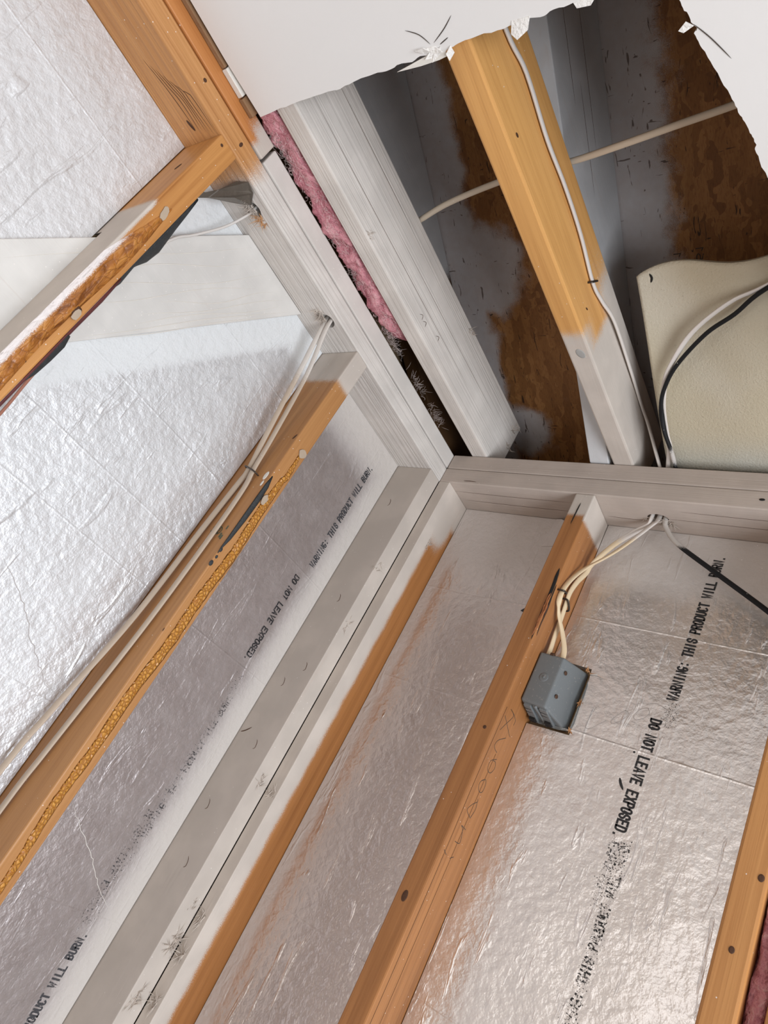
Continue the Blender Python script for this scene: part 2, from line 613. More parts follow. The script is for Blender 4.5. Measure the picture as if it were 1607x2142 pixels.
def ink_mat(name, erode, scale=260, color=(0.018, 0.018, 0.020)):
    n = NT(name)
    k = n.math('ADD', n.math('MULTIPLY', n.noise(scale, detail=3, rough=0.7), 0.75), n.math('MULTIPLY', n.noise(60, detail=2), 0.25))
    return n.set(color=color, rough=0.5, alpha=n.ramp(k, erode, erode + 0.05))


M['ink'] = ink_mat('printing_ink', 0.30)
M['ink_faded'] = ink_mat('faded_printing_ink', 0.40, 330)
M['ink_grey'] = ink_mat('sprayed_over_ink', 0.39, 300, (0.05, 0.05, 0.055))
M['ink_worn'] = ink_mat('worn_printing_ink', 0.49, 330)
M['ink_ghost'] = ink_mat('ghost_printing_ink', 0.52, 420, (0.05, 0.048, 0.05))

P_ALL = [1]

# ------------------------------------------------------------------ the setting
SL = 0.38
b = B(); box(b, (-400, -3300, -2460), (3300, 400, -2360))
obj('floor', b, M['concrete'])['kind'] = 'structure'
b = B(); prism(b, [(-3000, -2360), (118, -2360), (118, 273 - SL * 118 - 3), (-3000, 273 + SL * 3000 - 3)], 'x', -118, -105.5)
obj('wall_left', b, M['ply'])['kind'] = 'structure'
b = B(); box(b, (-105, 105.5, -2360), (1250, 118, 70))
obj('wall_right', b, M['ply'])['kind'] = 'structure'
b = B(); prism(b, [(-3000, 273 + SL * 3000), (440, 273 - SL * 440), (440, 285 - SL * 440), (-3000, 285 + SL * 3000)], 'x', -200, 3000)
tag(obj('roof_sheathing', b, M['osb']), 'dark strand board roof deck seen through the ceiling hole, grey overspray beside the rafters', 'roof sheathing', kind='structure')
b = B(); prism(b, [(-3000, 78), (105, 78), (440, 78), (440, 273 - SL * 440 - 2), (-3000, 273 + SL * 3000 - 2)], 'x', 2990, 3000)
obj('attic_closure', b, M['ply'])['kind'] = 'structure'  # unseen panel closing the attic end, added to keep daylight out
b = B(); box(b, (-105, -3012, -2360), (3000, -3001, 1400))
obj('wall_back', b, M['ply'])['kind'] = 'structure'
b = B(); box(b, (-200, 430, 20), (3000, 441, 106)); box(b, (-105, 118.5, 58), (3000, 430, 69))
obj('eave_closure', b, M['ply'])['kind'] = 'structure'  # unseen fascia and soffit, added to stop light leaking in under the eave

# ceiling: one sheet of drywall with a ragged piece broken out of it
rnd = random.Random(3)
edge = [(-70, 0)]
outline = [(20, -3000), (17, -927), (17, -850), (21, -765)]
EDGE = [(21, -765), (54, -766), (89, -766), (138, -765), (173, -763), (184, -762), (209, -764), (251, -764), (270, -762), (283, -764), (306, -761), (320, -764), (337, -760), (350, -757), (362, -761), (376, -762), (403, -762), (428, -760), (452, -759), (464, -760), (481, -757), (493, -759), (509, -758), (525, -758), (540, -755), (575, -752), (606, -742),
        (616, -735), (623, -727), (625, -719), (629, -711), (630, -704), (635, -697), (631, -693), (634, -684), (636, -677), (642, -662), (649, -641), (656, -622), (659, -611), (662, -600), (666, -591), (669, -580), (671, -574), (674, -564), (672, -559), (675, -545), (681, -523), (700, -480), (720, -420), (790, -250), (880, -1)]
for i in range(1, len(EDGE)):
    (x0, y0), (x1, y1) = EDGE[i - 1], EDGE[i]
    for t in (0.33, 0.66):
        outline.append((x0 * (1 - t) + x1 * t + rnd.uniform(-0.8, 0.8), y0 * (1 - t) + y1 * t + rnd.uniform(-0.9, 0.9)))
    outline.append((x1, y1))
outline += [(3000, -1), (3000, -3000)]
b = B(); prism(b, outline, 'z', 63, 75.5)
ceil = obj('ceiling', b, M['drywall'])
tag(ceil, 'white painted drywall ceiling with a ragged hole broken out beside the corner', 'ceiling', kind='structure')
# torn paper and gypsum along the broken edge
b = B()
for x, y, l, a in [(330, -770, 26, 0.4), (352, -766, 22, 2.5), (345, -762, 18, 3.0), (365, -763, 16, 2.0), (338, -764, 20, 3.6)]:
    c, s = math.cos(a), math.sin(a)
    sheet(b, [(x, y, 61.5), (x + l * c * .5 - 4 * s, y + l * s * .5 + 4 * c, 60 + rnd.uniform(-2, 2)), (x + l * c, y + l * s, 60 + rnd.uniform(-5, 1)), (x + l * c * .5 + 5 * s, y + l * s * .5 - 4 * c, 62.5)], (0, 0, 1), 1.2)
obj('crumpled_paper', b, M['gypsum'], ceil)
b = B()
sheet(b, [(362, -754, 62.5), (345, -753, 61), (318, -754, 60), (282, -757.5, 59), (304, -759.5, 60), (320, -761, 62), (345, -763, 62.5)], (0, 0, 1), 1.5)
tag(obj('paper_flap', b, M['whitewood'], ceil), 'pointed torn paper flap', None)
b = B()
sheet(b, [(448, -764, 62.5), (470, -762, 62), (464, -750, 60), (450, -745, 58), (444, -752, 60)], (0, 0, 1), 1.5)
sheet(b, [(625, -706, 62.5), (632, -700, 62.5), (622, -697, 61), (617, -700, 62)], (0, 0, 1), 1.5)
sheet(b, [(520, -759, 62.5), (545, -757, 62.5), (538, -751, 61), (523, -753, 61)], (0, 0, 1), 1.2)
obj('paper_flap', b, M['gypsum'], ceil)
b = B()
for p in [[(632, -702, 62.6), (646, -684, 62.6), (662, -659, 62.6)], [(345, -772, 62.6), (365, -782, 62.6), (380, -792, 62.6)], [(340, -772, 62.6), (330, -786, 62.6), (314, -796, 62.6)], [(352, -768, 62.6), (366, -772, 62.6)]]:
    tube(b, p, 1.2, 0.8, flat=(0, 0, 1), seg=6, taper=True)
tag(obj('hairline_crack', b, M['pencil'], ceil), 'thin dark cracks spreading from the break', None)

# ------------------------------------------------------------------ wall framing
SPR = 2.5
wl = wood('plate_left', 'y', [[('y', -760, -660)]], grain_bump=0.3, raised=0.25, paint=(0.63, 0.585, 0.54))
wl2 = wood('plate_left_upper_raw', 'y', [[('y', -790, -725), ('z', 40, 62)], [('y', -755, -725)]], light=(0.60, 0.27, 0.095), dark=(0.40, 0.14, 0.04))
wlf = wood('plate_left_upper', 'y', P_ALL, grain_bump=0.2, paint=(0.63, 0.585, 0.54))
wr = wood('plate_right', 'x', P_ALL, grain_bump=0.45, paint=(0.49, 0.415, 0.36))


def hole(x, y, r=13, sx=1.0, z0=-20, z1=100):
    c = B()
    k = 20
    prism(c, [(x + math.cos(2 * math.pi * i / k) * r * sx, y + math.sin(2 * math.pi * i / k) * r) for i in range(k)], 'z', z0, z1)
    return c


b = B(); box(b, (-104, -1750, 0), (0, 88, 37), SPR)
lpl = obj('top_plate', b, wl)
tag(lpl, 'lower top plate of the left wall, drilled, orange far end, white near the corner', 'top plate', 'doubled top plates round the corner')
for h in ((-28, -438, 15), (-35, -662, 15)):
    cut(lpl, hole(*h))
b = B(); hexa(b, [(-104, -1750, 39), (2, -1750, 39), (2, -716, 39), (-104, -716, 39), (-104, -1750, 76), (2, -1750, 76), (2, -716, 76), (-104, -716, 76)], SPR)
tag(obj('top_plate', b, wl2), 'bare reddish upper top plate of the left wall, butted end speckled white', 'top plate', 'doubled top plates round the corner')
b = B(); box(b, (-104, -711, 40), (-0.5, 88, 76), SPR)
upl = obj('top_plate', b, wlf)
tag(upl, 'white sprayed upper top plate of the left wall, running beside the pink insulation', 'top plate', 'doubled top plates round the corner')
for h in ((-28, -438, 15), (-35, -662, 15)):
    cut(upl, hole(*h))
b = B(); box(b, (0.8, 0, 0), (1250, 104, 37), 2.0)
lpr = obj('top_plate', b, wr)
tag(lpr, 'lower top plate of the right wall, drilled where three cables come out, sprayed beige', 'top plate', 'doubled top plates round the corner')
cut(lpr, hole(456, 54, 13, 1.5))
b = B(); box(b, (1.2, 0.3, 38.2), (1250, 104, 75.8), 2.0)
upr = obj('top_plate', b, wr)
tag(upr, 'upper top plate of the right wall with joist ends resting on it, sprayed beige', 'top plate', 'doubled top plates round the corner')
cut(upr, hole(456, 54, 14, 1.6))
# torn fibres round the drilled holes
rnd = random.Random(11)
b = B(); shards(b, (-36, -450, 0), (0, 0, -1), (0, 1, 0), 90, 18, 12, rnd, 1.4, 0.9)
obj('splinters', b, M['fibre'], lpl)
b = B(); shards(b, (-38, -668, 0), (0, 0, -1), (0, 1, 0), 70, 20, 14, rnd, 1.3, 0.9)
obj('splinters', b, M['fibre'], lpl)
b = B(); shards(b, (-30, -640, 0), (0, 0, -1), (0, 1, 0), 26, 22, 9, rnd, 1.2, 0.5)
tag(obj('splinters', b, M['rawfibre'], lpl), 'orange torn splinters', None)
b = B(); shards(b, (474, 62, 0), (0, 0, -1), (1, 0.4, 0), 80, 22, 8, rnd, 1.1, 0.9)
obj('splinters', b, M['fibre'], lpr)
b = B(); shards(b, (437, 56, 0), (0, 0, -1), (1, 0, 0), 14, 14, 5, rnd, 1.1, 0.7)
obj('splinters', b, M['fibre'], lpr)
b = B(); disc(b, (628, -0.1, 19), (0, -1, 0), 4.5, 0.8, squash=0.55, long_dir=(1, 0, 0))
obj('knot', b, M['black'], lpr)
b = B(); disc(b, (0.1, -752, 20), (1, 0, 0), 4.5, 0.6, squash=0.6)
obj('nail_hole', b, M['dark'], lpl)
b = B(); disc(b, (0.1, -845, 26), (1, 0, 0), 3, 0.5)
obj('nail_hole', b, M['dark'], lpl)
b = B(); tube(b, [(60, -0.3, 6), (75, -0.4, 6.5), (92, -0.3, 6)], 1.5, 0.8, flat=(0, 1, 0), seg=6, taper=True)
obj('grain_crack', b, M['dark'], lpr)
for x0, x1, yy in [(20, 300, 30), (40, 310, 58), (360, 440, 62), (470, 760, 52), (500, 720, 28)]:
    b = B()
    tube(b, [(x0, yy, -0.1), ((x0 + x1) / 2, yy + 2, -0.1), (x1, yy + 1, -0.1)], 0.9, 0.5, flat=(0, 0, 1), seg=6, taper=True)
    obj('grain_crack', b, M['dark'], lpr)


def stud(name, lo, hi, mat, label, group, bev=SPR):
    b = B()
    box(b, lo, hi, bev)
    return tag(obj(name, b, mat), label, 'stud', group)


STL = 'wall studs of the left wall'
STR = 'wall studs of the right wall'
FOOT = -2359
m_corner = wood('corner_stud_left', 'z', P_ALL, grain_bump=0.15, paint=(0.52, 0.46, 0.405))  # white spray toned darker to carry the shade on this stud's side face
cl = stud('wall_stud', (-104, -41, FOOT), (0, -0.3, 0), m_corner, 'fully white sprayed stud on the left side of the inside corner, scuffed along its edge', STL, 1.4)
m_cr = wood('corner_stud_right', 'z', [[('y', 50, 22)], [('z', -170, -90), ('y', 98, 60)], [('z', -95, -45)]], light=(0.52, 0.245, 0.085), dark=(0.31, 0.125, 0.034))
cr = stud('wall_stud', (0.5, 0.0, FOOT), (28, 104, 0), m_cr, 'right-hand corner stud, white sprayed at the front and orange along its back half', STR, 1.4)
m_s1 = wood('stud_glue', 'z', [[('z', -82, -48), ('x', -95, -20)], [('z', -92, -62)]], tone=0.86)
s1 = stud('wall_stud', (-104, -366, FOOT), (0, -328, 0), m_s1, 'orange stud with a cable pair on its side and honeycomb glue on its face', STL)
m_s2 = wood('stud_brace', 'z', [[('z', -150, -178), ('y', -772, -780)], [('z', -150, -190), ('x', -4, -16)]], light=(0.68, 0.36, 0.13), dark=(0.44, 0.19, 0.055))
s2 = stud('wall_stud', (-104, -781, FOOT), (0, -743, 0), m_s2, 'orange stud crossing in front of the diagonal white brace, with torn black paper', STL)
m_s3 = wood('stud_box', 'z', [[('z', -62, -38)], [('z', -75, -48), ('x', 345, 352)]], light=(0.45, 0.215, 0.085), dark=(0.20, 0.078, 0.024))
s3 = stud('wall_stud', (315, 0, FOOT), (353, 104, 0), m_s3, 'orange stud with the grey electrical box on its side and pencil marks below', STR)
m_s4 = wood('stud_right', 'z', [], light=(0.62, 0.33, 0.13), dark=(0.44, 0.20, 0.065))
s4 = stud('wall_stud', (716, 0, FOOT), (754, 104, 0), m_s4, 'bare orange stud at the right edge with two dark knots', STR, 4)
s5 = stud('wall_stud', (778, 0, FOOT), (816, 104, 0), m_s4, 'bare stud beyond the pink insulation sliver in the lower right corner', STR, 4)

# diagonal brace let into the stud
u = Vector((0, -1, -1.455)).normalized()
br_poly = [(-625, -1), (-459, -1), (-459 - 900, -1 - 900 * 1.44), (-625 - 900, -1 - 900 * 1.455)]
c = B(); prism(c, [(-628, 6), (-455, 6), (-455 - 900, 6 - 900 * 1.44), (-630 - 900, 6 - 900 * 1.455)], 'x', -110, -76.6)
cut(s2, c)
n_ = NT('brace_paint')
M['brace'] = wood('brace', 'y', P_ALL, paint=(0.64, 0.615, 0.58), grain_bump=0.25)
b = B(); prism(b, br_poly, 'x', -90, -77.2, 1.2)
brace = tag(obj('diagonal_brace', b, M['brace']), 'broad white painted board braced diagonally behind the stud at upper left', 'brace')
# raised grain lines of the brace
b = B()
for off, a0, a1, wob in [(18, 10, 420, 3), (38, 40, 330, 4), (62, 20, 380, 5), (78, 60, 400, 4), (92, 30, 260, 5), (104, 20, 300, 3), (113, 40, 330, 3), (121, 30, 420, 2), (128, 60, 390, 2)]:
    pts = []
    for k in range(9):
        d = a0 + (a1 - a0) * k / 8
        base = Vector((-77.0, -625, 0)) + Vector((0, 0.823, -0.568)) * 0
        p = Vector((-77.1, -622 + off * 1.24, -4)) + u * d + Vector((0, 0.823, -0.568)) * (math.sin(k * 0.9 + off) * wob)
        if p.z < -8:
            pts.append(tuple(p))
    if len(pts) > 2:
        tube(b, pts, 1.3, 0.7, flat=(1, 0, 0), seg=6, per=4, taper=True)
obj('raised_grain', b, M['whitewood'], brace)

# ------------------------------------------------------------------ foil faced boards
GF = 'foil faced insulation boards between the studs'
FOLDL = [-108, -337, -457, -549, -985]
f_A = foil('foil_far_left', [[('const', 0.36)], [('z', -140, -40), ('y', -800, -1400)]], [-109, -341, -470], 'y', rough=0.46, emboss=1.6, metal=0.6, base=(0.70, 0.69, 0.69), paint=(0.66, 0.65, 0.65))
f_B = foil('foil_left', [[('lin', (0, -1.44 / 1.753, 1 / 1.753), (1 - 1.44 * 459) / 1.753, -72, -36)], [('z', -85, -35)], [('const', 0.34), ('y', -395, -460)]], [-138, -337, -457, -549, -760], 'y', rough=0.44, emboss=1.7, metal=0.6, base=(0.72, 0.72, 0.73), paint=(0.69, 0.70, 0.70))
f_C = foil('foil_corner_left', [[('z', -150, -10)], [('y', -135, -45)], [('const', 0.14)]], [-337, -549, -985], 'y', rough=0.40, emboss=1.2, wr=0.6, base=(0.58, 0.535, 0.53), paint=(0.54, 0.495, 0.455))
f_D = foil('foil_corner_right', [[('z', -230, -40)], [('x', 75, 35)], [('const', 0.18)]], [-205, -414, -846], 'x', rough=0.30, emboss=1.3, wr=0.9, base=(0.76, 0.70, 0.67), paint=(0.60, 0.545, 0.51))
f_E = foil('foil_right', [[('z', -190, -30)], [('const', 0.14)]], [-205, -409, -845], 'x', rough=0.30, emboss=0.95, base=(0.86, 0.83, 0.81), paint=(0.57, 0.525, 0.49), wrinkle_axis=(60, 60, 11), wr=0.8)


def board(lo, hi, mat, label):
    b = B()
    box(b, lo, hi)
    return tag(obj('foil_insulation_board', b, mat), label, 'insulation board', GF)


LOW = -1500
bA = board((-103.5, -1500, LOW), (-90.5, -782.5, -1), f_A, 'whitish foil board at far upper left, above and behind the diagonal brace')
bB = board((-103.5, -741.5, LOW), (-90.5, -367.5, -1), f_B, 'bright white crinkled foil board between the two left studs, below the brace')
bC = board((-103.5, -326.5, LOW), (-90.5, -42.5, -1), f_C, 'grey foil board left of the corner with faint printed warning')
bD = board((29.5, 91, LOW), (313.5, 103.5, -1), f_D, 'pinkish foil board without printing, between the corner and the box stud')
bE = board((354.5, 91, LOW), (714.5, 103.5, -1), f_E, 'shiny foil board with bold black printed warning beside the grey box')
c = B(); prism(c, [(353.8, -420), (430, -418), (428, -318), (426, -298), (353.8, -295)], 'y', 80, 120)
cut(bE, c)

WARN = 'WARNING: THIS PRODUCT WILL BURN.'
DONT = 'DO NOT LEAVE EXPOSED.'
lettering('printed_warning', WARN, M['ink'], bE, (571.5, 90.4, -316), (0.012, 0, 1), (-1, 0, 0), 277, 17.5)
lettering('printed_warning', DONT, M['ink'], bE, (541, 90.4, -352), (0, 0, -1), (1, 0, 0), 187, 18)
lettering('worn_printing', WARN, M['ink_worn'], bE, (572, 90.4, -805), (-0.004, 0, 1), (-1, 0, 0), 272, 15)
lettering('worn_printing', 'EXPOSED', M['ink_ghost'], bE, (541, 90.4, -545), (0.03, 0, -1), (1, 0, 0), 66, 15)
lettering('printed_warning', WARN, M['ink_grey'], bC, (-90.0, -95, -316), (0, -0.02, 1), (0, -1, 0), 256, 16)
lettering('printed_warning', DONT, M['ink_faded'], bC, (-90.0, -127, -350), (0, 0.01, -1), (0, 1, 0), 187, 15)
lettering('printed_warning', WARN, M['ink_grey'], bC, (-90.0, -91, -1266), (0, -0.01, 1), (0, -1, 0), 256, 16)
lettering('worn_printing', WARN, M['ink_ghost'], bC, (-90.0, -96, -860), (0, 0.0, 1), (0, -1, 0), 262, 14)
lettering('worn_printing', DONT, M['ink_ghost'], bC, (-90.0, -127, -820), (0, 0.01, -1), (0, 1, 0), 187, 15)
rnd = random.Random(5)


def dots(board_, face, n, along0, along1, mid, half, rmax):
    b = B()
    for _ in range(n):
        z = rnd.uniform(along0, along1)
        t = mid + rnd.gauss(0, half)
        r = rnd.uniform(0.25, rmax)
        cc = (t, 90.6, z) if face == 'y' else (-90.1, t, z)
        nn = (0, -1, 0) if face == 'y' else (1, 0, 0)
        disc(b, cc, nn, r, 0.25, seg=6, squash=rnd.uniform(0.5, 1))
    o = obj('ink_speckle', b, M['ink'], board_)
    o['kind'] = 'stuff'
    return o


dots(bE, 'y', 420, -800, -540, 564, 5, 0.75)
dots(bE, 'y', 120, -360, -318, 568, 6, 0.7)
dots(bE, 'y', 90, -640, -537, 548, 4, 0.7)
dots(bC, 'x', 260, -1010, -560, -108, 5, 0.7)
# pressed handwriting and scuffs on the right board
b = B()
for st in ([(456, 360), (452, 376), (450, 396), (458, 397), (469, 386), (478, 377)], [(502, 351), (495, 359), (486, 373), (488, 379), (498, 372), (506, 360), (506, 354), (500, 352)],
           [(534, 338), (524, 342), (516, 355), (520, 362), (531, 356), (537, 346), (533, 339)], [(529, 333), (540, 328), (554, 330), (565, 337), (561, 347), (551, 354)]):
    b = B()
    tube(b, [(x, 90.9, -z) for x, z in st], 0.9, 0.5, flat=(0, 1, 0), seg=6, per=6)
    obj('pressed_handwriting', b, M['scratch'], bE)
b = B(); disc(b, (534, 90.8, -412), (0, -1, 0), 1.7, 0.5)
obj('ink_smear', b, M['ink'], bE)
b = B(); tube(b, [(526, 90.6, -456), (530, 90.3, -464), (536, 90.6, -472)], 4.0, 1.0, flat=(0, 1, 0), seg=8, taper=True)
obj('ink_smear', b, M['ink'], bE)
# long jagged tears in the foil facing of the left boards
for bb, cr_, mt_ in [(bB, [(-589, -636), (-563, -649), (-540, -660), (-510, -677), (-486, -697), (-459, -716), (-436, -730), (-408, -746), (-393, -758)], 'scratch'),
                     (bC, [(-263, -859), (-240, -873), (-209, -891), (-177, -910), (-156, -926), (-131, -945), (-101, -962), (-78, -975)], 'whitewood')]:
    pts_ = []
    for i in range(len(cr_) - 1):
        for t in (0, .25, .5, .75):
            pts_.append((-90.4, cr_[i][0] * (1 - t) + cr_[i + 1][0] * t + rnd.uniform(-1.6, 1.6), cr_[i][1] * (1 - t) + cr_[i + 1][1] * t + rnd.uniform(-2.2, 2.2)))
    b = B()
    tube(b, pts_, 1.1, 0.6, flat=(1, 0, 0), seg=6, per=1, taper=True)
    obj('foil_tear', b, M[mt_], bb)
# torn foil round the box cut-out
f_edge = plain('torn_foil', (0.80, 0.78, 0.75), 0.25, metal=0.9, var=0.1)
b = B()
sheet(b, [(424, 90.6, -306), (438, 89.5, -304), (458, 90, -311), (440, 89.7, -307.5), (427, 88.5, -309)], (0, -1, 0), 0.5)
sheet(b, [(427, 90.8, -318), (431, 88, -330), (433, 87, -352), (432, 87, -372), (433, 88, -398), (430, 90.8, -410), (427, 91.5, -407), (427, 91.5, -330)], (0, -1, 0), 0.5)
sheet(b, [(360, 90.8, -414), (385, 88, -416), (410, 88, -416), (428, 90.8, -412), (425, 91.2, -409), (362, 91.2, -412)], (0, -1, 0), 0.5)
obj('torn_foil_edge', b, f_edge, bE)
b = B(); shards(b, (427, 90, -362), (0.3, -1, 0), (0, 0, 1), 8, 9, 3, rnd, 2.0, 0.8)
obj('paper_crumb', b, M['rawfibre'], bE)
b = B(); shards(b, (429, 90, -411), (0.3, -1, 0), (0, 0, 1), 8, 8, 3, rnd, 2.0, 0.8)
obj('paper_crumb', b, M['rawfibre'], bE)
b = B(); shards(b, (421, 90, -303), (0.3, -1, 0.3), (1, 0, 0), 8, 9, 4, rnd, 2.0, 0.8)
obj('paper_crumb', b, M['rawfibre'], bE)
b = B(); sheet(b, [(257, 90.6, -218), (286, 83, -196), (312, 85, -200), (312, 90.5, -222), (290, 90.6, -228)], (0, -1, 0), 0.8)
obj('torn_flap', b, M['tar'], bD)
# foil flap standing up below the plate, left of the box stud
b = B()
sheet(b, [(246, 90.6, -1), (262, 82, -6), (290, 80, -16), (313, 82, -24), (313, 90, -70), (280, 90.6, -64), (240, 90.6, -70)], (0, -1, 0), 0.8)
obj('loose_foil_flap', b, f_D, bD)

# ------------------------------------------------------------------ joists, rafters
GJ = 'ceiling joists over the hole'
GR = 'roof rafters over the hole'
m_j1 = wood('joist_white', 'y', P_ALL, grain_bump=0.35, raised=0.2, paint=(0.64, 0.59, 0.54))
b = B(); hexa(b, [(38, -2990, 76.6), (77, -2990, 76.6), (84, 60, 76.6), (45, 60, 76.6), (38, -2990, 216), (77, -2990, 216), (84, 60, 216), (45, 60, 216)], 3)
j1 = tag(obj('ceiling_joist', b, m_j1), 'white sprayed ceiling joist beside the pink insulation strip', 'joist', GJ)
m_j2 = wood('joist_orange', 'y', [[('y', -335, -290), ('z', 150, 60)], [('y', -430, -250), ('z', 130, 190)], [('y', -300, -250)]], light=(0.78, 0.45, 0.17), dark=(0.50, 0.235, 0.07), tone=1.0)


def j2x(y):
    return 344 + 17.0 * (y + 752) / 752


b = B()
pts = []
for z in (76.6, 212):
    pts += [(j2x(-2990), -2990, z), (j2x(-2990) + 39, -2990, z), (j2x(70) + 39, 70, z), (j2x(70), 70, z)]
hexa(b, pts, 3.5)
j2 = tag(obj('ceiling_joist', b, m_j2), 'orange ceiling joist across the hole, white lower end, cable stapled along it', 'joist', GJ)
b = B(); disc(b, (j2x(-625) + 39.1, -625, 100), (1, 0, 0), 4, 0.3, squash=0.6, long_dir=(0, 1, 0.3))
obj('knot', b, M['dark'], j2)
b = B(); disc(b, (j2x(-330) + 39.1, -330, 112), (1, 0, 0), 4, 0.3, squash=0.4, long_dir=(0, 1, 0.5))
obj('knot', b, M['dark'], j2)
b = B(); disc(b, (367, -719, 76.4), (0, 0, -1), 3.2, 0.4)
obj('knot', b, M['dark'], j2)
b = B(); disc(b, (371, -322, 76.4), (0, 0, -1), 2.6, 0.4)
obj('knot', b, M['dark'], j2)
b = B(); disc(b, (377, -270, 76.5), (0, 0, -1), 10, 0.6, squash=0.7, long_dir=(0.4, 1, 0))
tag(obj('painted_knot', b, plain('painted_knot', (0.36, 0.35, 0.33), 0.6), j2), 'grey painted-over knot', None)
rnd = random.Random(21)
b = B()
for q in [(84.2, 40, 190), (84.2, 52, 150), (83.5, 48, 205), (84.2, -225, 207), (82, -535, 86)]:
    b = B()
    shards(b, q, (1, 0, 0), (0, 1, 0.3), 16, 14, 9, rnd, 1.2, 0.5)
    obj('splinters', b, M['fibre'], j1)
b = B()
for y0, y1, z in [(-760, -160, 118), (-500, -60, 150), (-760, -480, 182)]:
    b = B()
    tube(b, [(38 + 39 + 7 * (y + 2990) / 3050 + 0.1, y, z + (y - y0) * 0.01) for y in (y0, (y0 + y1) / 2, y1)], 0.9, 0.5, flat=(1, 0, 0), seg=6, taper=True)
    obj('grain_crack', b, M['dark'], j1)
for x, y, z in [(84, -300, 110), (83.6, -360, 100), (84, -345, 98)]:
    b = B()
    tube(b, [(x, y, z), (x, y + 8, z + 6), (x, y + 12, z - 2)], 0.9, 0.5, flat=(1, 0, 0), seg=6, taper=True)
    obj('surface_nick', b, M['dark'], j1)
m_r = wood('rafter_grey', 'y', P_ALL, paint=(0.56, 0.555, 0.555), grain_bump=0.3)


m_r1 = wood('rafter_gap_shade', 'y', [[('y', -230, -300)]], paint=(0.44, 0.435, 0.435), grain_bump=0.3, tone=0.14)  # lower end nearly black: the unlit gap's shade put into the wood colour


def rafter(x0, x1, label, m_r=m_r):
    b = B()
    bot = lambda y: 78 - SL * y
    top = lambda y: 271 - SL * y
    prism(b, [(-2900, bot(-2900)), (0, 78), (104, 78), (104, 70.5), (210, 70.5), (425, 71), (425, top(425)), (-2900, top(-2900))], 'x', x0, x1, 2)
    return tag(obj('roof_rafter', b, m_r), label, 'rafter', GR)


r1 = rafter(-74, -36, 'grey sprayed rafter behind the white joist, shade coloured into its lower end', m_r1)
r2 = rafter(314, 352, 'grey sprayed rafter rising behind the orange joist')
b = B()
for y0, y1, k in [(-680, -540, 60), (-660, -450, 120), (-560, -400, 90)]:
    b = B()
    tube(b, [(352.2, y, 78 - SL * y + k) for y in (y0, (y0 + y1) / 2, y1)], 0.9, 0.5, flat=(1, 0, 0), seg=6, taper=True)
    obj('grain_crack', b, M['dark'], r2)

# remnants left on top of the left plate: kraft strip with a white piece of trim
b = B(); box(b, (3, -1700, 61.5), (11, -841, 92), 1); box(b, (3, -797, 59), (11, -769, 92), 1); box(b, (3, -842, 82), (8, -796, 92))
kr = tag(obj('kraft_strip', b, M['kraft_edge']), 'brown strip wedged between the left plate and the drywall ceiling edge', 'strip')
b = B(); box(b, (3, -840, 60), (13, -799, 80), 1)
tag(obj('trim_block', b, M['whitewood']), 'small white block tucked beside the ceiling edge above the left plate', 'block')

# ------------------------------------------------------------------ pink insulation
n = NT('pink_fibreglass')
k1 = n.noise(1.0, n.mapped((60, 22, 60)), detail=5, dist=1.2, rough=0.65)
k2 = n.noise(420, detail=3)
cc = n.colramp(n.math('ADD', n.math('MULTIPLY', k1, 0.8), n.math('MULTIPLY', k2, 0.25)), [(0.35, (0.36, 0.11, 0.14)), (0.55, (0.62, 0.27, 0.30)), (0.78, (0.76, 0.52, 0.51))])
M['pink'] = n.set(color=cc, rough=0.95, normal=n.bump(n.math('ADD', k1, n.math('MULTIPLY', k2, 0.5)), 0.8, 0.006), spec=0.1)
M['pinkfibre'] = plain('pink_fibres', (0.76, 0.54, 0.54), 0.9, var=0.3, nscale=90)
M['greyfibre'] = plain('grey_fibres', (0.45, 0.38, 0.35), 0.9, var=0.3, nscale=90)


def fluffy(bm, y0, y1, cx, cz, rx, rz, amp, ny=150, na=30, axis='y', taper=(0.05, 0.12)):
    rows = []
    for i in range(ny + 1):
        t = i / ny
        y = y0 + (y1 - y0) * t
        e = min(1, t / taper[0], (1 - t) / taper[1])
        e = math.sqrt(max(0.02, e))
        row = []
        for j in range(na):
            a = 2 * math.pi * j / na
            ca, sa = math.cos(a), math.sin(a)
            sx = abs(ca) ** 0.6 * (1 if ca > 0 else -1)
            sz = abs(sa) ** 0.6 * (1 if sa > 0 else -1)
            q = Vector((ca * 1.3, y * 0.03, sa * 1.3))
            d = 1 + amp * mnoise.fractal(q, 0.6, 2.1, 5) + amp * 0.5 * mnoise.noise(q * 4.1)
            X, Zz = cx + sx * rx * d * e, cz + sz * rz * d * e
            if axis == 'y':
                row.append(bm.verts.new(V(X, y, Zz)))
            else:
                row.append(bm.verts.new(V(X, Zz, y)))
        rows.append(row)
    for r0, r1_ in zip(rows, rows[1:]):
        for j in range(na):
            bm.faces.new((r0[j], r0[(j + 1) % na], r1_[(j + 1) % na], r1_[j])).smooth = True
    bm.faces.new(rows[0])
    bm.faces.new(rows[-1])


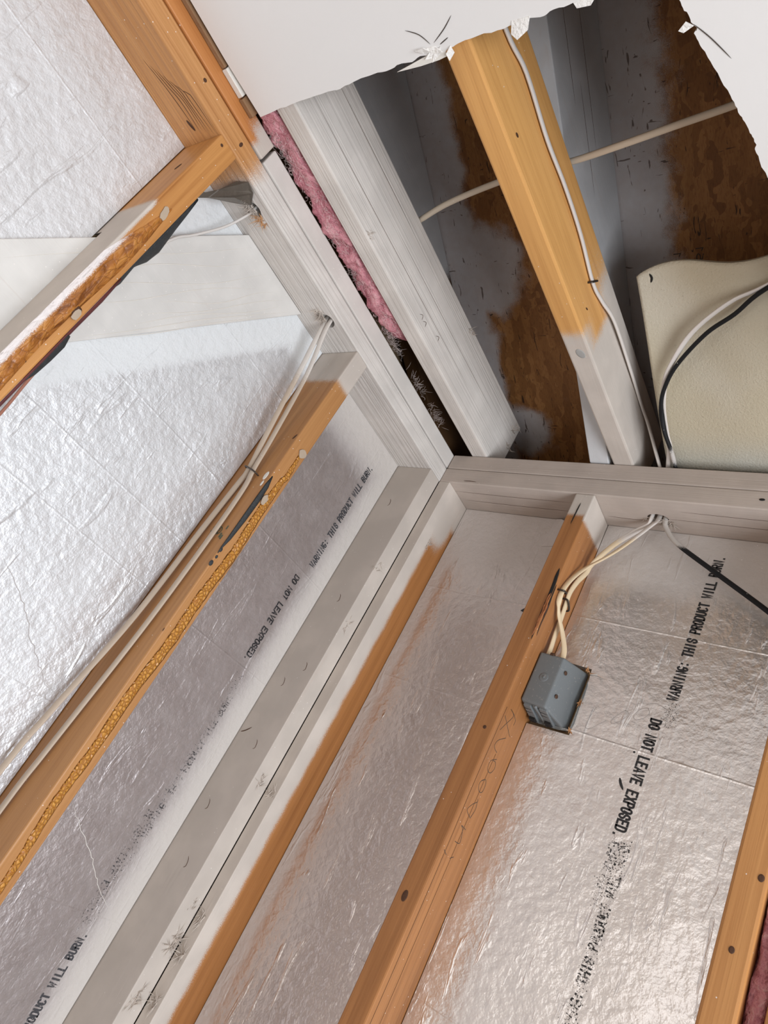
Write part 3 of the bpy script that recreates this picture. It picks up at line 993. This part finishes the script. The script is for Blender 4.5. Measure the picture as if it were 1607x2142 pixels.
b = B(); fluffy(b, -800, -300, 18, 106, 22, 27, 0.28)
pk = tag(obj('fiberglass_insulation', b, M['pink']), 'long fluffy pink fiberglass strip squeezed between the left plate and the white joist', 'insulation', 'pink fiberglass')
rnd = random.Random(31)
b = B()
for _ in range(800):
    y = rnd.uniform(-775, -330)
    x = rnd.uniform(-1, 36)
    z = 79 + rnd.uniform(-3, 4) + abs(x - 18) * 0.25
    d = Vector((rnd.uniform(-0.6, 0.6), rnd.uniform(-1, 1), rnd.uniform(-0.35, 0.25))) * rnd.uniform(6, 20)
    mid = Vector((x, y, z)) + d * 0.5 + Vector((rnd.uniform(-4, 4), rnd.uniform(-3, 3), rnd.uniform(-3, 1)))
    tube(b, [(x, y, z), tuple(mid), tuple(Vector((x, y, z)) + d)], 0.55, seg=3, per=3, taper=True)
o = obj('loose_fibres', b, M['pinkfibre'], pk)
o['kind'] = 'stuff'
b = B()
for (yc, nn, L) in [(-330, 90, 22), (-205, 60, 20), (-115, 60, 22), (-300, 50, 16), (-560, 60, 14), (-470, 60, 12), (-690, 60, 14), (-720, 60, 16)]:
    for _ in range(nn):
        x, y, z = rnd.uniform(-3, 8), yc + rnd.gauss(0, 14), 78 + rnd.uniform(-2, 6)
        d = Vector((rnd.uniform(0.1, 1), rnd.uniform(-1, 0.8), rnd.uniform(-0.3, 0.7))) * rnd.uniform(0.4, 1) * L
        mid = Vector((x, y, z)) + d * 0.5 + Vector((rnd.uniform(-3, 3), rnd.uniform(-3, 3), rnd.uniform(-2, 2)))
        tube(b, [(x, y, z), tuple(mid), tuple(Vector((x, y, z)) + d)], 0.6, seg=3, per=3, taper=True)
o = obj('stray_tufts', b, M['greyfibre'], pk)
o['kind'] = 'stuff'
tag(o, 'grey stray fibre tufts along the plate edge', None, kind='stuff')
b = B(); fluffy(b, -430, -1150, 766, 58, 12.5, 40, 0.16, ny=160, axis='z', taper=(0.02, 0.02))
tag(obj('fiberglass_insulation', b, M['pink']), 'sliver of dark pink fiberglass between two studs in the lower right corner', 'insulation', 'pink fiberglass')

# ------------------------------------------------------------------ beige board in the rafter bay
n = NT('beige_board')
k = n.noise(5, detail=2)
gr = n.noise(260, detail=3, rough=0.7)
c1 = n.mix(n.ramp(k, 0.4, 0.65), (0.50, 0.435, 0.315), (0.56, 0.505, 0.40))
c1 = n.mix(n.math('MULTIPLY', n.ramp(n.ax['y'], -0.06, 0.03), 0.6), c1, (0.36, 0.37, 0.35))
c1 = n.mix(n.math('MULTIPLY', n.ramp(gr, 0.66, 0.72), 0.5), c1, (0.22, 0.18, 0.13))
M['beige'] = n.set(color=c1, rough=0.36, normal=n.bump(gr, 0.5, 0.003), spec=0.45)


def bz(x, y):
    return 100 - SL * y + 9 * math.sin((x - 430) / 40.0) * min(1, max(0, (-y) / 200.0)) + 3 * math.sin(y / 60.0)


b = B()
NX, NY = 60, 50
grid_lo, grid_hi = [], []
for i in range(NX + 1):
    u_ = i / NX
    top = -310 - 4 * math.sin(u_ * 9) - 10 * u_ + (6 * math.exp(-(u_ * 18)))
    rl, rh = [], []
    for j in range(NY + 1):
        v_ = j / NY
        y = top + (24 - top) * v_
        x = (432 + 22 * v_) + u_ * (712 - (432 + 22 * v_))
        z = bz(x, y)
        rl.append(b.verts.new(V(x, y, z)))
        rh.append(b.verts.new(V(x, y + 2, z + 6)))
    grid_lo.append(rl)
    grid_hi.append(rh)
for i in range(NX):
    for j in range(NY):
        b.faces.new((grid_lo[i][j], grid_lo[i + 1][j], grid_lo[i + 1][j + 1], grid_lo[i][j + 1])).smooth = True
        b.faces.new((grid_hi[i][j], grid_hi[i][j + 1], grid_hi[i + 1][j + 1], grid_hi[i + 1][j])).smooth = True
for i in range(NX):
    for j in (0, NY):
        b.faces.new((grid_lo[i][j], grid_lo[i + 1][j], grid_hi[i + 1][j], grid_hi[i][j]))
for j in range(NY):
    for i in (0, NX):
        b.faces.new((grid_lo[i][j], grid_lo[i][j + 1], grid_hi[i][j + 1], grid_hi[i][j]))
bg_ = tag(obj('baffle_board', b, M['beige']), 'curled beige baffle board resting on the right plate behind the black cable', 'board')
b = B(); tube(b, [(452, -304, bz(452, -304) - 0.3), (455, -297, bz(455, -297) - 0.5), (453, -290, bz(453, -290) - 0.3)], 4, 1.2, flat=(0, 0.35, 1), seg=8, taper=True)
obj('puncture', b, M['black'], bg_)

# faint stamp on the roof deck
roof = bpy.data.objects['roof_sheathing']
lettering('grade_stamp', '61', ink_mat('stamp_ink', 0.35, 200, (0.03, 0.015, 0.008)), roof, (438, -216, 273 + SL * 216 - 0.7), (0, -0.935, 0.355), (1, 0, 0), 34, 13, 0.12)
lettering('grade_stamp', '3', bpy.data.materials['stamp_ink'], roof, (458, -214, 273 + SL * 214 - 0.7), (0, -0.935, 0.355), (1, 0, 0), 12, 13, 0.12)
lettering('grade_stamp', '61', bpy.data.materials['stamp_ink'], roof, (476, -222, 273 + SL * 222 - 0.7), (0, -0.935, 0.355), (1, 0, 0), 32, 13, 0.12)
lettering('grade_stamp', 'E', bpy.data.materials['stamp_ink'], roof, (414, -210, 273 + SL * 210 - 0.7), (0, -0.935, 0.355), (1, 0, 0), 12, 14, 0.12)

# ------------------------------------------------------------------ electrical box
n = NT('grey_pvc')
k = n.noise(260, detail=3)
cgrey = n.mix(n.ramp(k, 0.62, 0.72), (0.150, 0.163, 0.167), (0.24, 0.235, 0.22))
M['pvc'] = n.set(color=cgrey, rough=0.5, spec=0.5, normal=n.bump(n.noise(900, detail=1), 0.06, 0.001))
b = B(); hexa(b, [(354.2, 40, -401), (399, 40, -404), (420, 104, -411), (354.2, 104, -411), (354.2, 40, -311), (399, 40, -312), (420, 104, -303), (354.2, 104, -303)], 3.5, 3)
eb = tag(obj('electrical_box', b, M['pvc']), 'grey plastic electrical box on the side of the orange stud, sunk in cut foil', 'electrical box')
b = B(); disc(b, (377, 40.2, -354), (0, -1, 0), 8.2, 0.7, seg=28); disc(b, (377, 39.6, -354), (0, -1, 0), 2.2, 0.9, seg=16)
obj('knockout', b, M['pvc'], eb)
for x, y, z in [(404.5, 52, -333), (404.5, 52, -376)]:
    b = B(); disc(b, (x, y, z), (1, -0.33, 0), 3.6, 0.7)
    obj('rivet', b, M['nail'], eb)
b = B(); tube(b, [(379, 44, -403.5), (383, 70, -407), (386, 98, -411.5)], 7, 6, flat=(0, 0.1, 1), seg=10, per=3)
obj('rib', b, M['pvc'], eb)
for x in (366, 394):
    b = B(); hexa(b, [(x - 7, 46, -407), (x + 7, 46, -407.5), (x + 8, 96, -414), (x - 8, 96, -413), (x - 7, 46, -400), (x + 7, 46, -400), (x + 8, 96, -408), (x - 8, 96, -408)], 1.2)
    t_ = obj('clamp_tab', b, M['pvc'], eb)
    b = B(); box(b, (x - 5, 78, -415.5), (x + 5, 90, -411)); box(b, (x - 7, 54, -408.6), (x + 6, 55.2, -406)); box(b, (x - 7, 64, -409.8), (x + 6, 65.2, -407))
    obj('slot', b, M['black'], t_)
b = B(); box(b, (372, 39, -313.5), (379, 46, -308.5), 1)
obj('cable_clamp', b, M['nail'], eb)


# ------------------------------------------------------------------ cables
def cable_mat(name, color, masks=None, paint=(0.62, 0.57, 0.52), rough=0.42):
    n = NT(name)
    k = n.noise(30, detail=3)
    c = n.mix(k, tuple(x * 0.92 for x in color), color)
    if masks:
        c = n.mix(n.spray(masks, 0.4, 0.9), c, paint)
    c = n.mix(n.math('MULTIPLY', n.flecks(160, 0.12, 0.93), 0.7), c, (0.75, 0.72, 0.68))
    return n.set(color=c, rough=rough, spec=0.18)


CR = (0.70, 0.55, 0.36)
M['nm'] = cable_mat('cream_cable', (0.62, 0.53, 0.42))
M['nm_sprayed'] = cable_mat('cream_cable_sprayed', (0.50, 0.40, 0.31), [[('z', -170, -60)]])
M['nm_box'] = cable_mat('cream_cable_box', CR, [[('z', -75, -30)]], paint=(0.64, 0.58, 0.53))
M['blk'] = cable_mat('black_cable', (0.012, 0.012, 0.013), [[('z', -62, -42), ('z', 60, 20)], [('blob', (468, -10, 105), 34, 14)]], paint=(0.50, 0.46, 0.42), rough=0.5)
GC = 'cables stapled to the framing'


def cable(pts, w, h, flat, mat, label, per=8):
    b = B()
    tube(b, pts, w, h, flat, seg=14, per=per)
    return tag(obj('electrical_cable', b, mat), label, 'cable', GC)


jp = [(-1500, 158), (-1100, 156), (-850, 157), (-730, 155), (-671, 167), (-582, 161), (-508, 165), (-430, 162), (-352, 149), (-310, 156)]
pts = [(j2x(y) + 39 + 3.5, y, z) for y, z in jp] + [(j2x(-258) + 46, -258, 166), (j2x(-150) + 44, -150, 168), (j2x(-70) + 43, -70, 166), (411, -25, 152), (439, 10, 94), (443, 36, 87), (444, 52, 68), (444, 55, 30), (444, 56, 0), (440, 60, -14), (421, 62, -30), (393, 62, -64), (370, 62, -108), (363, 66, -128), (359, 55, -156), (358, 47, -186), (358, 51, -215), (358, 55, -242), (361, 52, -272), (363, 52, -299), (363, 52, -322)]
cable(pts, 10.5, 5.5, (1, -0.25, 0.25), M['nm_box'], 'cream cable stapled along the orange joist, then down into the grey box', 6)
pts = [(740, -330, 222), (628, -283, 193), (577, -264, 185), (518, -222, 170), (480, -171, 150), (467, -139, 138), (461, -100, 124), (463, -56, 107), (466, -30, 97), (458, 14, 86), (457, 36, 82), (457, 51, 66), (457, 55, 30), (457, 56, 0), (447, 56, -18), (415, 48, -77), (391, 47, -107), (368, 47, -130), (361, 31, -163), (359, 19, -195), (359, 20, -219), (362, 34, -240), (373, 48, -264), (386, 54, -294), (388, 56, -322)]
cable(pts, 9.5, 5, (0.1, -0.6, 0.8), M['nm_box'], 'cream cable curving over the beige board beside the black one, down to the grey box', 6)
pts = [(740, -330, 212), (628, -280, 189), (583, -247, 177), (540, -221, 167), (492, -175, 149), (469, -139, 133), (460, -107, 120), (462, -64, 103), (469, -25, 92), (473, 8, 82), (471, 34, 81), (469, 51, 66), (469, 55, 30), (469, 56, 0), (476, 60, -18), (504, 60, -47), (578, 60, -94), (666, 58, -150), (714, 58, -186)]
cable(pts, 9, 7, (0, -1, 0.3), M['blk'], 'black cable curving over the beige board, white where it leaves the plate, then slanting right', 6)
pts = [(20, -455, 221), (83, -474, 221), (150, -492, 222), (255, -509, 220), (340, -516, 220), (388, -515, 221), (470, -526, 214), (540, -534, 214), (615, -540, 219), (760, -556, 224)]
cable(pts, 10, 8, (0, 0.3, 1), M['nm'], 'off-white cable lying across the tops of both joists in the attic')
pts = [(-34, -438, 70), (-34, -437, 20), (-35, -433, -20), (-45, -412, -100), (-51, -388, -225), (-54, -373, -297), (-58, -371, -330), (-66, -371, -430), (-70, -375, -600), (-72, -394, -773), (-72, -402, -863), (-72, -410, -1200)]
cable(pts, 10.5, 5, (0.35, -1, 0), M['nm_sprayed'], 'cream cable nearer the foil of the pair running down the glued stud', 6)
pts = [(-22, -438, 70), (-22, -437, 20), (-24, -432, -20), (-30, -406, -100), (-37, -384, -225), (-40, -374.5, -297), (-36, -371, -340), (-34, -371, -440), (-39, -371, -607), (-57, -371, -809), (-64, -371, -902), (-66, -371, -1200)]
cable(pts, 10.5, 5, (0.1, -1, 0), M['nm_sprayed'], 'cream cable nearer the room of the pair running down the glued stud', 6)
M['thin'] = cable_mat('thin_wire', (0.66, 0.62, 0.58), [[('z', -300, -420)]], paint=(0.36, 0.16, 0.11))  # lower part tinted brownish red to stand for the shadow it runs through
pts = [(-35, -662, 60), (-36, -661, 10), (-46, -660, -8), (-62, -668, -45), (-71, -690, -95), (-71, -708, -130), (-74, -720, -190), (-74, -722, -300), (-74, -717, -438), (-74, -713, -501), (-74, -710, -640), (-74, -708, -1000)]
b = B(); tube(b, pts, 4.2, 3.2, (1, 0, 0), seg=10, per=6)
tag(obj('thin_wire', b, M['thin']), 'thin pale wire from the splintered hole down behind the brace stud, reddish shade tint below', 'wire')


# staples
def staple(name, a, c, n, label, r=2.0, h=8.0):
    """round U over a cable from a to c, bulging along n"""
    a, c, n = Vector(a), Vector(c), Vector(n).normalized()
    m_ = (a + c) / 2
    d = c - a
    pts = [a - n * 3, a + n * (h * .6), a + d * 0.14 + n * (h * .93), m_ + n * h, c - d * 0.14 + n * (h * .93), c + n * (h * .6), c - n * 3]
    b = B()
    tube(b, [tuple(p) for p in pts], r * 1.6, r, seg=8, per=5)
    return tag(obj(name, b, M['staple']), label, 'staple', 'cable staples')


xj = j2x(-350) + 39
staple('cable_staple', (xj, -358, 141), (xj, -346, 160), (1, 0, 0), 'dark staple holding the cable on the orange joist', 2.2)
staple('cable_staple', (-64, -366.5, -294), (-30, -366.5, -304), (0, -1, 0), 'dark staple round the cable pair on the glued stud', 2.2, 12.5)
staple('cable_staple', (353.2, 11, -204), (353.2, 28, -200), (1, 0, 0), 'upper dark staple on the cables above the grey box', 2.2, 12)
staple('cable_staple', (353.2, 40, -204), (353.2, 60, -216), (1, 0, 0), 'lower bent dark staple on the cables above the grey box', 2.4, 11)

# ------------------------------------------------------------------ stud details
n = NT('amber_glue')
ve = n.voronoi(170, feature='DISTANCE_TO_EDGE')
k = n.noise(60, detail=2)
gc = n.mix(n.ramp(ve, 0.0, 0.16), (0.34, 0.12, 0.014), n.mix(k, (0.52, 0.22, 0.035), (0.62, 0.30, 0.06)))
M['glue'] = n.set(color=gc, rough=0.38, normal=n.bump(n.ramp(ve, 0.0, 0.3), 0.7, 0.003), spec=0.5)


def ribbon(bm, rows, thick, n):
    """rows: list of (left, right) point pairs in mm along a strip lying on a face with normal n"""
    n = Vector(n)
    lo, hi = [], []
    for l, r in rows:
        l, r = Vector(l), Vector(r)
        ring = [l, l * 0.8 + r * 0.2 + n * thick, (l + r) / 2 + n * thick * 1.15, l * 0.2 + r * 0.8 + n * thick, r]
        lo.append([bm.verts.new(V(*p)) for p in ring])
    for a, c in zip(lo, lo[1:]):
        for j in range(len(a) - 1):
            bm.faces.new((a[j], a[j + 1], c[j + 1], c[j])).smooth = True
        bm.faces.new((a[-1], a[0], c[0], c[-1]))
    bm.faces.new(lo[0])
    bm.faces.new(lo[-1][::-1])


rnd = random.Random(41)
rows = []
for k in range(90):
    z = -236 - k * (1060 - 236) / 89
    t = k / 89
    cy = -345 + 4 * math.sin(t * 7) + 1.5 * math.sin(t * 31)
    hw = (4 + 5.0 * min(1, t * 6)) * (1 - 0.55 * max(0, (t - 0.55) / 0.45)) + rnd.uniform(-0.8, 0.8)
    if t < 0.06:
        cy += 4
    rows.append(((0.0, cy - hw, z), (0.0, cy + hw, z)))
b = B(); ribbon(b, rows, 1.6, (1, 0, 0))
tag(obj('adhesive_line', b, M['glue'], s1), 'amber honeycomb adhesive line', None)


def scrap(pts, parent, mat=None, name='paper_scrap', n=(1, 0, 0), th=1.4):
    b = B()
    sheet(b, pts, n, th)
    return obj(name, b, mat or M['paper'], parent)


def blob_outline(c, ry, rz, k, rnd, x, tilt=0.0):
    out = []
    for i in range(k):
        a = 2 * math.pi * i / k
        r = rnd.uniform(0.75, 1.15)
        yy, zz = math.cos(a) * ry * r, math.sin(a) * rz * r
        out.append((x, c[0] + yy * math.cos(tilt) - zz * math.sin(tilt), c[1] + yy * math.sin(tilt) + zz * math.cos(tilt)))
    return out


scrap(blob_outline((-340, -229), 9, 10, 12, rnd, 1.2), s1)
scrap(blob_outline((-351, -340), 6, 9, 12, rnd, 2.2), s1)
b = B()
ribbon(b, [((0, -364, -300), (0, -362, -300)), ((0, -366, -318), (0.8, -357, -320)), ((0, -366.5, -350), (1.2, -356, -352)), ((0, -366.5, -385), (1.2, -357, -390)), ((0, -366.5, -430), (1, -360, -430)), ((0, -367, -448), (0.6, -364, -450)), ((0, -366, -458), (0.6, -365, -460))], 1.0, (1, 0, 0))
for y, z, r in [(-364, -452, 4), (-365, -478, 5), (-363, -465, 3)]:
    disc(b, (0.2, y, z), (1, 0, 0), r, 1.5, squash=0.7)
tag(obj('tar_paper_strip', b, M['tar'], s1), 'black torn strip at the edge', None)
b = B(); disc(b, (-12, -366.2, -302), (0, -1, 0), 9, 0.5, squash=0.5); disc(b, (-9, -366.2, -318), (0, -1, 0), 6, 0.5, squash=0.4)
obj('paint_drip', b, M['whitewood'], s1)
M['stamp'] = ink_mat('green_stamp', 0.36, 320, (0.055, 0.085, 0.055))
b = B()
ring = [(-32 + 7 * math.cos(a), -366.4, -420 + 7 * math.sin(a)) for a in [i * math.pi / 10 for i in range(21)]]
tube(b, ring, 1.6, 0.3, flat=(0, 1, 0), seg=6, per=2)
tube(b, [(-34.5, -366.4, -417), (-32, -366.4, -416), (-30, -366.4, -419), (-34, -366.4, -424), (-29.5, -366.4, -424.5)], 1.4, 0.3, flat=(0, 1, 0), seg=6, per=4)
for x, z, ww, hh in [(-46, -416, 5, 2.2), (-46, -424, 7, 2.2), (-21, -428, 3, 9), (-16, -431, 3, 8), (-17, -412, 2, 7), (-46, -432, 3, 2), (-76, -422, 10, 5), (-70, -410, 8, 4)]:
    box(b, (x - ww / 2, -366.6, z - hh / 2), (x + ww / 2, -366.0, z + hh / 2))
tag(obj('grade_stamp', b, M['stamp'], s1), 'smudged green lumber stamp', None)
b = B(); disc(b, (-0.1, -337, -468), (1, 0, 0), 3.2, 0.5, squash=0.6)
obj('knot', b, M['dark'], s1)
b = B(); disc(b, (-8, -366.1, -214), (0, -1, 0), 6, 0.5, squash=0.3, long_dir=(0.4, 0, 1))
obj('knot', b, M['dark'], s1)
b = B(); disc(b, (-0.3, -366, -600), (0, -1, 0), 3, 0.5, squash=0.3)
obj('knot', b, M['dark'], s1)

# upper left stud: lumpy glue, tar paper, scraps
b = B()
lo = []
NZ, NW = 130, 9
for i in range(NZ + 1):
    t = i / NZ
    z = -150 - t * 620
    left = -781 + 22 * max(0, 1 - t * 5)
    rightp = -752 + 3 * math.sin(t * 11) - 5 * max(0, 1 - t * 5)
    row = []
    for j in range(NW + 1):
        s_ = j / NW
        hgt = math.sin(math.pi * s_) ** 0.6 * (4.5 + 3.5 * mnoise.fractal(Vector((s_ * 2.2, z * 0.02, 1.0)), 0.6, 2.0, 4)) * min(1, t * 8 + 0.1)
        row.append(b.verts.new(V(max(0.05, hgt) if 0 < j < NW else 0.05, left + (rightp - left) * s_, z)))
    lo.append(row)
for a, c in zip(lo, lo[1:]):
    for j in range(NW):
        b.faces.new((a[j], a[j + 1], c[j + 1], c[j])).smooth = True
n = NT('lumpy_glue')
k = n.noise(1.0, n.mapped((70, 70, 22)), detail=4, dist=1.6)
ve = n.voronoi(120, vec=n.mapped((1, 1, 0.5)), feature='DISTANCE_TO_EDGE')
gc = n.colramp(k, [(0.32, (0.17, 0.050, 0.008)), (0.5, (0.38, 0.135, 0.022)), (0.72, (0.56, 0.25, 0.06))])
gc = n.mix(n.math('MULTIPLY', n.ramp(ve, 0.07, 0.0), 0.55), gc, (0.15, 0.045, 0.008))
p = n.spray([[('y', -768, -779), ('z', -160, -230)]], 0.5, 1.0)
gc = n.mix(p, gc, (0.76, 0.70, 0.68))
M['lump'] = n.set(color=gc, rough=0.32, normal=n.bump(k, 0.7, 0.006, n.bump(n.ramp(ve, 0, 0.25), 0.25, 0.003)), spec=0.6)
tag(obj('adhesive_line', b, M['lump'], s2), 'glossy lumpy amber adhesive dusted white along one edge', None)
scrap(blob_outline((-761, -166), 5, 12, 11, rnd, 1.5, 0.3), s2)
scrap(blob_outline((-752, -366), 5, 8, 9, rnd, 3.5), s2)
b = B(); disc(b, (1.5, -757, -362), (1, 0, 0), 10, 2.2, squash=0.6, long_dir=(0, 1, 1))
obj('dark_gouge', b, M['dark'], s2)
b = B(); disc(b, (0.2, -756, -455), (1, 0, 0), 2, 0.5)
obj('dark_gouge', b, M['dark'], s2)
b = B()
ribbon(b, [((-4, -743, -100), (-4, -741, -104)), ((-6, -743, -122), (-10, -736, -126)), ((-6, -743, -150), (-18, -730, -158)), ((-6, -743, -180), (-22, -724, -196)), ((-6, -743, -215), (-22, -727, -222)), ((-6, -743, -245), (-14, -738, -250)), ((-6, -743, -275), (-12, -736, -284)), ((-6, -743, -288), (-8, -740, -300))], 2.0, (0.6, 0.8, 0))
ribbon(b, [((-3, -743, -390), (-6, -737, -388)), ((-3, -743, -405), (-10, -731, -402)), ((-3, -743, -425), (-12, -731, -428)), ((-3, -743, -450), (-10, -734, -456)), ((-3, -743, -470), (-5, -741, -476))], 2.0, (0.6, 0.8, 0))
tag(obj('tar_paper_strip', b, M['tar'], s2), 'torn black paper hanging off the edge', None)
b = B()
ribbon(b, [((-2, -743, -280), (-5, -740, -282)), ((-2, -743, -320), (-8, -737, -322)), ((-2, -743, -380), (-8, -738, -382)), ((-2, -743, -520), (-6, -739, -522)), ((-2, -743, -600), (-4, -741, -600))], 1.5, (0.6, 0.8, 0))
tag(obj('membrane_edge', b, plain('red_membrane', (0.12, 0.03, 0.028), 0.6, var=0.3), s2), 'dark red membrane edge', None)
M['olive'] = plain('brown_paper', (0.115, 0.095, 0.075), 0.6, var=0.25, nscale=60, bump=0.3, bscale=250)
b = B()
sheet(b, [(-44, -739, -62), (-52, -727, -46), (-52, -716, -22), (-26, -713, -4), (-6, -706, -1.5), (-10, -688, -1.5), (-30, -671, -1.5), (-60, -681, -2), (-70, -700, -16), (-62, -716, -40), (-58, -727, -58)], (0.2, -0.3, -0.9), 1.2)
tag(obj('paper_scrap', b, M['olive']), 'dark brown building paper scrap twisted under the left plate beside the stud', 'paper scrap')
b = B(); disc(b, (-40, -781.2, -70), (0, -1, 0), 7, 0.5, squash=0.4, long_dir=(0.5, 0, 1))
obj('knot', b, M['dark'], s2)
b = B(); disc(b, (-0.1, -770, -12), (1, 0, 0), 2.5, 0.5)
obj('knot', b, M['dark'], s2)
for kk in range(7):
    x0 = -48 + kk * 6
    b = B()
    tube(b, [(x0 - 12, -905 + kk * 9, -0.1), (x0 - 4, -868 + kk * 4, -0.1), (x0 + 3 * math.sin(kk), -835, -0.1), (x0 + 2, -800 + kk * 3, -0.1)], 1.3, 0.5, flat=(0, 0, 1), seg=6, taper=True)
    obj('grain_crack', b, M['dark'], lpl)
b = B(); disc(b, (-50, -806, -0.1), (0, 0, -1), 9, 0.8, squash=0.28, long_dir=(0.25, 1, 0))
tag(obj('knot', b, M['dark'], lpl), 'split dark knot', None)

# box stud: pencil marks, split, knots
PEN = [[(21, 466), (30, 452), (42, 435), (40, 429), (27, 427)], [(17, 443), (31, 449), (58, 461)], [(27, 427), (43, 429), (55, 434), (55, 442)], [(48, 468), (28, 481), (24, 491), (29, 495), (40, 497)],
       [(48, 505), (33, 513), (31, 522), (36, 529), (47, 528), (53, 518), (48, 510), (38, 511)], [(32, 547), (41, 542), (47, 549), (46, 560), (37, 563), (29, 558), (28, 551), (35, 544)],
       [(42, 573), (44, 577), (33, 585), (25, 597), (43, 603)], [(44, 577), (48, 588), (43, 603)], [(28, 644), (42, 643), (43, 637), (36, 624), (28, 620), (44, 621)], [(8, 663), (20, 667)], [(34, 668), (43, 663)]]
for st in PEN:
    b = B()
    tube(b, [(353.15, y, -z) for y, z in st], 1.1, 0.4, flat=(1, 0, 0), seg=6, per=6)
    obj('pencil_mark', b, M['pencil'], s3)
b = B()
tube(b, [(353.2, 12, -430), (353.2, 11, -560), (353.2, 13, -700), (353.2, 10, -1100)], 0.9, 0.4, flat=(1, 0, 0), seg=6)
tube(b, [(353.2, 38, -500), (353.2, 37, -640), (353.2, 36, -900)], 0.7, 0.4, flat=(1, 0, 0), seg=6)
obj('drying_crack', b, M['dark'], s3)
M['bark'] = plain('rough_bark', (0.30, 0.105, 0.035), 0.8, var=0.5, nscale=180, bump=0.9, bscale=160)
for kk, (pts_, w_) in enumerate([([(346.5, -0.3, -168), (347.5, -0.5, -184), (349, -0.4, -202), (349.5, -0.4, -222), (348, -0.2, -236)], 6.5), ([(347.5, -0.3, -205), (348, -0.4, -232), (348.5, -0.2, -262), (350, 0, -296), (351, 0, -312)], 3.2),
                                ([(353.1, 4, -222), (353.3, 6, -250), (353.3, 5, -280), (353.2, 8, -300)], 4.5), ([(353, 1.5, -200), (353.3, 2.5, -228), (353.2, 3, -268)], 3.0)]):
    b = B()
    tube(b, pts_, w_, 1.4, flat=((0, -1, 0) if kk < 2 else (1, 0, 0)), seg=8, per=6, taper=True)
    obj('bark_seam', b, M['black'] if kk != 2 else M['dark'], s3)
rb = random.Random(77)
for dx, z0, z1 in [(0.6, -220, -262), (1.2, -246, -306), (3.0, -226, -292)]:
    b = B()
    pts_ = [(350 + dx + rb.uniform(-1, 1), -1.2 - rb.uniform(0, 1.2), z0 + (z1 - z0) * q / 6) for q in range(7)]
    tube(b, pts_, 3.6, 3.0, flat=(0.5, -0.8, 0), seg=8, per=5, taper=True)
    tag(obj('bark_ridge', b, M['bark'], s3), 'reddish bark ridge in the split', None)
b = B(); disc(b, (330, -0.2, -742), (0, -1, 0), 8, 0.6, squash=0.55)
obj('knot', b, M['dark'], s3)
b = B(); disc(b, (338, -0.2, -476), (0, -1, 0), 3, 0.6)
obj('knot', b, M['dark'], s3)
b = B(); tube(b, [(333, -0.4, -22), (332, -0.6, -42), (331, -0.4, -72)], 2.4, 0.8, flat=(0, 1, 0), seg=6, taper=True)
obj('nail_scar', b, M['black'], s3)
b = B(); disc(b, (746, -0.2, -540), (0, -1, 0), 4.5, 0.6, squash=0.8)
obj('knot', b, M['dark'], s4)
b = B(); disc(b, (734, -0.2, -626), (0, -1, 0), 4, 0.6, squash=0.8)
obj('knot', b, M['dark'], s4)

# scuffs on the corner studs
rnd = random.Random(51)
b = B()
for q, cnt, L in [((0, -12, -962), 44, 24), ((0, -18, -905), 14, 10), ((0, -26, -1045), 22, 22), ((0, -22, -695), 14, 16), ((0, -30, -384), 12, 16), ((0, -34, -250), 10, 14)]:
    b = B()
    shards(b, q, (1, -0.2, 0), (0, 0.25, 1), cnt, L, 10, rnd, 1.4, 0.25)
    obj('splinters', b, M['fibre'], cl)
b = B()
for q, cnt, L in [((14, 0, -915), 26, 16), ((16, 0, -972), 22, 22), ((16, 0, -1040), 24, 20), ((18, 0, -704), 16, 15)]:
    b = B()
    shards(b, q, (0, -1, 0), (0.2, 0, 1), cnt, L, 8, rnd, 1.4, 0.25)
    obj('splinters', b, M['fibre'], cr)
b = B()
shards(b, (28, 36, -140), (1, 0, 0), (0, 0, 1), 20, 14, 9, rnd, 1.3, 0.4)
obj('splinters', b, M['fibre'], cr)
b = B()
for x, y, z in [(-60, -41.1, -90), (-45, -41.1, -330), (-60, -41.1, -520), (-40, -41.1, -640), (-66, -41.1, -760), (-40, -41.1, -850), (-30, -41.1, -480)]:
    b = B()
    tube(b, [(x, y, z), (x + 4, y, z - 5), (x + 6, y, z - 14), (x + 2, y, z - 18)], 1.2, 0.5, flat=(0, 1, 0), seg=6, taper=True)
    obj('surface_nick', b, M['dark'], cl)
b = B()
tube(b, [(-86, -41.2, -640), (-76, -41.2, -634), (-66, -41.2, -625)], 2.0, 0.5, flat=(0, 1, 0), seg=6, taper=True)
obj('surface_nick', b, M['dark'], cl)

for o in bpy.data.objects:
    if '_o' in o:
        del o['_o']
